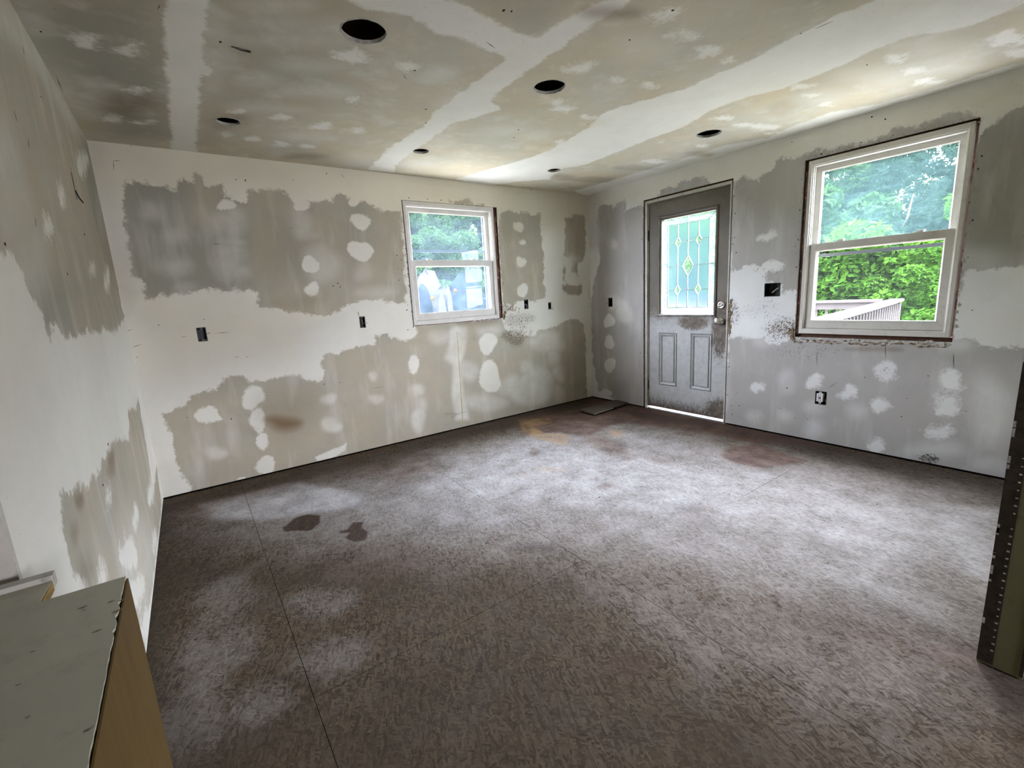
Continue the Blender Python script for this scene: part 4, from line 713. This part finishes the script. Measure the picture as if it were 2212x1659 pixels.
# crumbs on the floor along the walls
b = MB()
for k in range(320):
    s = random.random()
    if s < .35: x, y = random.uniform(.1, 3.9), -random.uniform(.01, .05)
    elif s < .6: x, y = W-random.uniform(.01, .06), -random.uniform(1.7, 3.5)
    else: x, y = random.uniform(.3, 4.0), -random.uniform(.2, 3.2)
    if 3.45 < x and y > -.72: continue
    q = random.uniform(.0018, .006)*(1.4 if s < .6 else .9); a = random.random()*6.28
    pl = [(x+q*random.uniform(.6, 1.5)*math.cos(a+t), y+q*random.uniform(.4, 1.0)*math.sin(a+t)) for t in (0, 1.4, 2.9, 4.4)]
    b.prism(M_FLOOR, pl, -.0002, -.0002-q*random.uniform(.2, .6))
crumbs = b.build('debris_crumbs', simple('dark_crumbs', (.10, .08, .06), .9, .1, .6, 300)); tag(crumbs, 'scattered dark crumbs of debris on the subfloor', 'debris', kind='stuff')
# ------------------------------------------------------------------ low cabinet with notched top at the stair opening
CZ = .80; root = tag(empty('low_cabinet', (.0, -3.3, 0)), 'low cabinet with dingy white notched top and bare wood side', 'cabinet')
off = Vector(root.location); Mc = lambda u, v, d: tuple(Vector((u, v, d))-off)
edge = [(.1565, -2.836)]
y = -2.85
while y > -3.73: edge.append((.1565+.010*(-2.836-y)/.42*.42-(random.choice([0, 0, 0, .0012, .003]) if y > -3.05 else random.uniform(0, .0012)), y)); y -= random.uniform(.008, .02)
top = [(-.45, -2.764), (.0245, -2.764), (.052, -2.7655), (.0415, -2.834)]
top = [(-.45, -2.764), (.053, -2.764), (.050, -2.8345)]+edge+[(.166, -3.74), (-.45, -3.74)]
MAT['ctop'] = simple('dingy_white_laminate', (.45, .435, .335), .6, .3, .06, 5, dark=(.37, .355, .27)); MAT['cside'] = wood('bare_brown_panel', (.105, .062, .014), (.14, .085, .022), 2)
MB().prism(Mc, top, CZ-.018, CZ).build('top_panel', MAT['ctop'], root)
MB().box(Mc, .050, .0535, -2.8345, -2.766, CZ-.017, CZ-.001).build('raw_edge', simple('raw_ply_edge', (.34, .22, .08), .8, .2, .3, 60), root)
MB().prism(Mc, [(.1578, -2.840), (.1670, -3.74), (.1694, -3.74), (.1602, -2.840)], .004, CZ-.003).build('side_panel', MAT['cside'], root)
MB().box(Mc, -.44, .147, -3.735, -2.842, .006, CZ-.022).build('cabinet_body', MAT['stud'], root)
MB().box(Mc, -.45, .054, -2.7635, -2.742, CZ-.014, CZ+.009).build('back_ledge', MAT['trim'], root, bevel=.001)
b = MB()
for (u, v) in ((240,1300),(262,1297),(258,1318),(250,1322),(180,1318),(210,1364),(178,1313),(70,1408),(60,1550),(190,1578),(40,1480)):
    p = hit(u, v, 2, CZ); q = random.uniform(.002, .005); b.prism(Mc, [(p[0]-q*1.3, p[1]), (p[0], p[1]+q*.5), (p[0]+q*1.3, p[1]+q*.3), (p[0], p[1]-q*.4)], CZ+.0001, CZ+.0005)
b.build('top_scuffs', MAT['scuff'], root)['kind'] = 'stuff'
# ------------------------------------------------------------------ corner beads of the partition end
for k, (y0, y1_) in enumerate(((-3.648, -3.6115), (-3.7125, -3.704))):
    bd = MB().box(M_FLOOR, PX0-.0022, PX0-.0002, y0, y1_, -H, -.012).build('corner_bead', MAT['bead'], part_wall)
    if k == 0:
        b = MB(); z = .06
        while z < 2.2:
            if random.random() < .85: s = random.uniform(.002, .0034); b.box(M_FLOOR, PX0-.0030, PX0-.0021, y0+.006-s, y0+.006+s, -z-s*.7, -z+s*.7)
            z += .0245
        for _ in range(26): z = random.uniform(.05, 2.2); s = random.uniform(.003, .012); b.box(M_FLOOR, PX0-.0030, PX0-.0020, y1_-.006, y1_-.0005, -z-s*1.6, -z+s)
        b.build('compound_plugs', MAT['torn_white'], bd)['kind'] = 'stuff'
b = MB()
for _ in range(2): p = (-3.690, .425)
b.prism(lambda u, v, d: (PX0-d, u, v), [(p[0]+.006*math.cos(t*.785), p[1]+.007*math.sin(t*.785)) for t in range(8)], .0002, .001); b.build('screw_hole', MAT['black'], part_wall)
# ------------------------------------------------------------------ outdoors
def gz(x, y):                                             # ground height: a bank behind the house, a gentle rise beyond the deck
    a = min(max((y-.9)/1.8, 0), 1); bnk = 1.22*a*a*(3-2*a)+max(0, y-2.7)*.07
    c = min(max((x-9.0)/9.0, 0), 1); return -.45+max(bnk if y > 0 else 0, 0)+1.4*c*c*(3-2*c)+max(0, x-17)*.30+max(0, y-13)*.26
gm = NT('rough_grass'); n_ = gm.noise(3, 6, .65); n2_ = gm.noise(30, 4, .7)
xg = gm.n('ShaderNodeSeparateXYZ'); gm.t.links.new(gm.co(), xg.inputs[0])
near = gm.ma('MULTIPLY', gm.rng(xg.outputs[0], 11.0, 8.5), gm.rng(gm.ma('MULTIPLY_ADD', n_, 1.0, xg.outputs[1]), 3.5, 2.7))      # unseen pale ground added close to the house to bounce light indoors
MAT['grass'] = gm.done(gm.bsdf(gm.mix(gm.ma('MULTIPLY', near, .9), gm.mix(gm.rng(n2_, .3, .7), (.014, .030, .008), (.035, .055, .014)), gm.mix(gm.rng(n2_, .3, .7), (.29, .275, .235), (.39, .37, .32))), .9, .1))
b = MB(); xs = np.linspace(-14, 30, 45); ys = np.linspace(-22, 30, 53); vs = [(x, y, gz(x, y)) for y in ys for x in xs]
fs = [(j*45+i, j*45+i+1, (j+1)*45+i+1, (j+1)*45+i) for j in range(52) for i in range(44) if not (-1.5 < (xs[i]+xs[i+1])/2 < W+.12 and -6.9 < (ys[j]+ys[j+1])/2 < .3)]
b.add(vs, fs); gr = b.build('yard_ground', MAT['grass'], None, True); tag(gr, 'green yard rising behind the house', kind='structure')
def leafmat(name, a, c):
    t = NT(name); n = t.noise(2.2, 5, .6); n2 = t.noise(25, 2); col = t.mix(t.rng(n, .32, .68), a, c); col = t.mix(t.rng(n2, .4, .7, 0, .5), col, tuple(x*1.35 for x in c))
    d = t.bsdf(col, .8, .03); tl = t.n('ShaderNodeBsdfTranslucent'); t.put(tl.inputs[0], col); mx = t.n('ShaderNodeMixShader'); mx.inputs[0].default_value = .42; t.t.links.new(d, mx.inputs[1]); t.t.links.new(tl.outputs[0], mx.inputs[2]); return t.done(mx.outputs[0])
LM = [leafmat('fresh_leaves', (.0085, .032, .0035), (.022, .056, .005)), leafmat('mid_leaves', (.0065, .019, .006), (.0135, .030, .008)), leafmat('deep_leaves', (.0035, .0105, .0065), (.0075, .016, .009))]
bark = wood('tree_bark', (.07, .05, .035), (.12, .095, .07), 2)
def crown_mesh(name, n, clumps, leaf, seed, spread):
    r = np.random.default_rng(seed); vs = []; fs = []
    cl = [(r.normal(size=3)*np.array(spread)*.55, r.uniform(.3, .6)) for _ in range(clumps)]
    for _ in range(n):
        c, rad = cl[r.integers(clumps)]; d = r.normal(size=3); d /= np.linalg.norm(d); p = c+d*rad*r.uniform(.65, 1.05)*np.array(spread)*.55
        nn = d*.5+r.normal(size=3)*.5+np.array([0, 0, .6]); nn /= np.linalg.norm(nn); a = np.cross(nn, r.normal(size=3)); a /= np.linalg.norm(a)+1e-9; bb = np.cross(nn, a); s = leaf*r.uniform(.6, 1.3); k = len(vs)
        vs += [tuple(p-a*s), tuple(p+bb*s*.42+nn*s*.12), tuple(p+a*s), tuple(p-bb*s*.42+nn*s*.12)]; fs.append((k, k+1, k+2, k+3))
    me = bpy.data.meshes.new(name); me.from_pydata(vs, [], fs); return me
CR = [crown_mesh('crown%d' % i, 26000, 46, .046, 11+i, (1.0, 1.0, .95)) for i in range(3)]; BU = [crown_mesh('bush%d' % i, 16000, 32, .048, 31+i, (1.0, 1.0, .8)) for i in range(2)]
for me in CR+BU: me.materials.append(LM[0])
tm = MB(); tm.tube([(0, 0, -.3), (.03, .02, .8), (-.04, .05, 1.8), (.05, 0, 2.9)], [.13, .10, .075, .03], 10); tm.tube([(-.03, .04, 1.5), (.3, .2, 2.2), (.6, .3, 2.7)], [.05, .035, .012], 7); tm.tube([(.0, .04, 1.8), (-.35, -.1, 2.3), (-.6, -.1, 2.9)], [.045, .03, .012], 7); tmesh = tm.mesh('trunk', True); tmesh.materials.append(bark)
bs = MB(); [bs.tube([(0, 0, -.1), (.12*math.cos(a), .12*math.sin(a), .3), (.34*math.cos(a), .34*math.sin(a), .7)], [.018, .013, .006], 6) for a in (0, 1.3, 2.5, 3.9, 5.1)]; bmesh_ = bs.mesh('stems', True); bmesh_.materials.append(bark)
def foliage_obj(nm, me, lm, par, loc, sc):
    o = bpy.data.objects.new(nm, me); COL.objects.link(o); o.parent = par; o.location = loc; o.scale = sc; o.material_slots[0].link = 'OBJECT'; o.material_slots[0].material = LM[lm]; return o
def tree(x, y, s, k, lm, label, group):
    root = tag(empty('leafy_tree', (x, y, gz(x, y)), random.uniform(0, 6.28)), label, 'tree', group); t = link('trunk', tmesh, None, root); t.scale = (s, s, s); foliage_obj('foliage', CR[k % 3], lm, root, (0, 0, 2.9*s), (1.75*s, 1.75*s, 1.65*s)); foliage_obj('low_foliage', BU[k % 2], lm, root, (.3, .1, 1.3*s), (1.3*s, 1.3*s, 1.2*s))
def bush(x, y, s, k, lm, label, group, nm='leafy_bush'):
    root = tag(empty(nm, (x, y, gz(x, y)), random.uniform(0, 6.28)), label, 'bush', group); t = link('stems', bmesh_, None, root); t.scale = (s, s, s); foliage_obj('foliage', BU[k % 2], lm, root, (0, 0, .62*s), (1.0*s, 1.0*s, .95*s))
LB = 'leafy green tree standing beyond the deck, seen through the large window'; GB = 'trees beyond the deck'
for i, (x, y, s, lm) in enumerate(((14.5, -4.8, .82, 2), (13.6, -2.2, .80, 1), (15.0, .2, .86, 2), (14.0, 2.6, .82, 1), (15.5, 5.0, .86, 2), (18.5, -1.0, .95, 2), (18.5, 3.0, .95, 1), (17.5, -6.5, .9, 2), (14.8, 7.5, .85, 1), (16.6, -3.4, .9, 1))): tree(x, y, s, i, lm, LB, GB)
LS = 'bright green leafy bush growing beyond the deck railing'; GS = 'bushes beyond the deck railing'
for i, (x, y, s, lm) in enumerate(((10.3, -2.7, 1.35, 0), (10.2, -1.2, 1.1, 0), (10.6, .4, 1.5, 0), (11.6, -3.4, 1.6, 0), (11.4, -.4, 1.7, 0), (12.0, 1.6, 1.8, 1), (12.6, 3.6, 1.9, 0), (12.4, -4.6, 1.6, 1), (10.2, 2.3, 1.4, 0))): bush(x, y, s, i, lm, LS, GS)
LA = 'pale green tree behind the house, seen through the small window'; GA = 'trees behind the house'
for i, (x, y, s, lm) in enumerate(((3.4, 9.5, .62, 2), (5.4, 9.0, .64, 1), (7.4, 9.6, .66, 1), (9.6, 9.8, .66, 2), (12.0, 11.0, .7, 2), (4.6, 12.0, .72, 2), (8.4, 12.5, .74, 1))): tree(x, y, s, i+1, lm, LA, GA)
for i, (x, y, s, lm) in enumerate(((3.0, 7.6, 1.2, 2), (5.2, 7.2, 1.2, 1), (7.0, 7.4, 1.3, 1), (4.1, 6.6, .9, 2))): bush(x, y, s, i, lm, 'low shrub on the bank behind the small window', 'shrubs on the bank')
# deck outside the door
DZ = -.02; dk = tag(empty('deck', (W+.2, -1, DZ)), 'weathered wooden deck outside the door', 'deck'); MAT['deckwood'] = wood('sun_bleached_deck_wood', (.38, .34, .32), (.48, .44, .42), 1); MAT['railwood'] = wood('sun_bleached_rail_wood', (.014, .0125, .0125), (.020, .018, .018), 0)
for i in range(27): MB().box(lambda u, v, d: (u-W-.2, v+1, d), W+.165+i*.142, W+.165+i*.142+.136, -2.25+.128*i*.142, 1.2, -.03, .0).build('deck_board', MAT['deckwood'], dk)
def rail(p, q, label, zt=.925):
    p, q = Vector(p), Vector(q); L = (q-p).length; root = tag(empty('deck_railing', (p.x, p.y, DZ), math.atan2(q.y-p.y, q.x-p.x)), label, 'railing'); t = zt-DZ; Mr = lambda u, v, d: (u, v, d)
    MB().box(Mr, -.03, L+.06, -.07, .07, t-.036, t).build('cap_rail', MAT['railwood'], root, bevel=.003); MB().box(Mr, 0, L, -.02, .02, t-.13, t-.04).build('top_rail', MAT['railwood'], root); MB().box(Mr, 0, L, -.02, .02, .08, .16).build('bottom_rail', MAT['railwood'], root)
    me = MB().box(Mr, -.018, .018, -.04, -.021, .06, t-.06).mesh('baluster'); me.materials.append(MAT['railwood']); n = int(L/.135)
    for i in range(n): o = link('baluster' if i == 0 else 'baluster.%03d' % i, me, None, root); o.location = ((i+.5)*L/n, 0, 0)
    for u in (.0, L): MB().box(Mr, u-.045, u+.045, -.045, .045, .0, t-.037).build('post', MAT['railwood'], root)
rail((4.45, -2.235), (8.05, -1.775), 'pale wooden deck railing running away from the house'); rail((8.04, -1.58), (7.9, 1.15), 'pale wooden deck railing across the far side of the deck')
# things heaped on the bank behind the small window
def atY(u, v, y): return hit(u, v, 1, y)
def heap(name, label, cat, u0, v0, u1, v1, y, thick, mat, seed, wr=.05, shape=None):
    """a crumpled body filling the box between two pixels at depth y"""
    a, c = atY(u0, v1, y), atY(u1, v0, y); r = np.random.default_rng(seed); n, mm = 22, 14; w_, h_ = c[0]-a[0], c[2]-a[2]; base = Vector(((a[0]+c[0])/2, y, gz((a[0]+c[0])/2, y)-.02)); h_ += a[2]-base.z; b = MB(); vs = []
    for j in range(mm+1):
        t = j/mm
        for i in range(n):
            an = i*2*math.pi/n; rr = (1-t**2.6)**.5*(1+wr*2*math.sin(3*an+seed+4*t)+wr*r.normal()); sx = math.copysign(abs(math.cos(an))**.6, math.cos(an)); sy = math.copysign(abs(math.sin(an))**.6, math.sin(an)); vs.append((w_/2*sx*rr+(shape or 0)*w_*t, thick/2*sy*rr, h_*t*(1+wr*r.normal()*.5)))
    fs = [(j*n+i, j*n+(i+1) % n, (j+1)*n+(i+1) % n, (j+1)*n+i) for j in range(mm) for i in range(n)]+[tuple(range(n-1, -1, -1)), tuple(range(mm*n, mm*n+n))]
    b.add(vs, fs); o = b.build(name, mat, None, True); o.location = base; tag(o, label, cat); return o
cm = lambda n, c: simple(n, tuple(x*.030 for x in c), 1.0, .0, .12, 8)
heap('tarp_heap', 'blue grey tarp heap outside the small window', 'tarp', 978, 590, 1035, 668, 4.3, .6, cm('blue_tarp', (.16, .24, .34)), 3, .06)
heap('white_sheet', 'crumpled white sheet standing outside the small window, at left', 'sheet', 898, 586, 952, 668, 4.5, .4, cm('white_sheet_cloth', (.62, .62, .64)), 5, .07)
heap('storage_tote', 'blue plastic tote in front of the white sheet, outside', 'tote', 900, 612, 927, 670, 3.9, .3, cm('blue_tote', (.22, .30, .45)), 8, .015)
heap('junk_bag', 'lavender bag lying between sheet and tarp, outside', 'bag', 937, 620, 971, 670, 3.6, .24, cm('lavender_bag', (.40, .38, .50)), 9, .05)
heap('toy_figure', 'small white spotted toy leaning by the tarp, outside', 'toy', 961, 617, 974, 634, 3.2, .10, cm('white_toy', (.66, .60, .60)), 12, .05)
for nm, lb, u, v, rpx, c in (('toy_ball', 'small orange ball beside the blue tarp, outside', 983, 628, 4.0, (.75, .35, .12)), ('toy_ball', 'small yellow orange ball by the blue tote, outside', 934, 645, 4.5, (.80, .48, .10))):
    p = atY(u, v, 3.0); q = atY(u+rpx, v, 3.0); rr = abs(q[0]-p[0]); b = MB(); b.lathe((0, 0, -rr), (0, 0, 1), [(rr*(1-math.cos(t*math.pi/10)), rr*math.sin(t*math.pi/10)) for t in range(11)], 18); o = b.build(nm, cm('toy_paint', c), None, True); o.location = tuple(p); tag(o, lb, 'ball')
heap('bucket', 'pale round bucket rim near the orange ball, outside', 'bucket', 947, 633, 960, 643, 3.2, .14, cm('pale_bucket', (.62, .58, .56)), 15, .02)
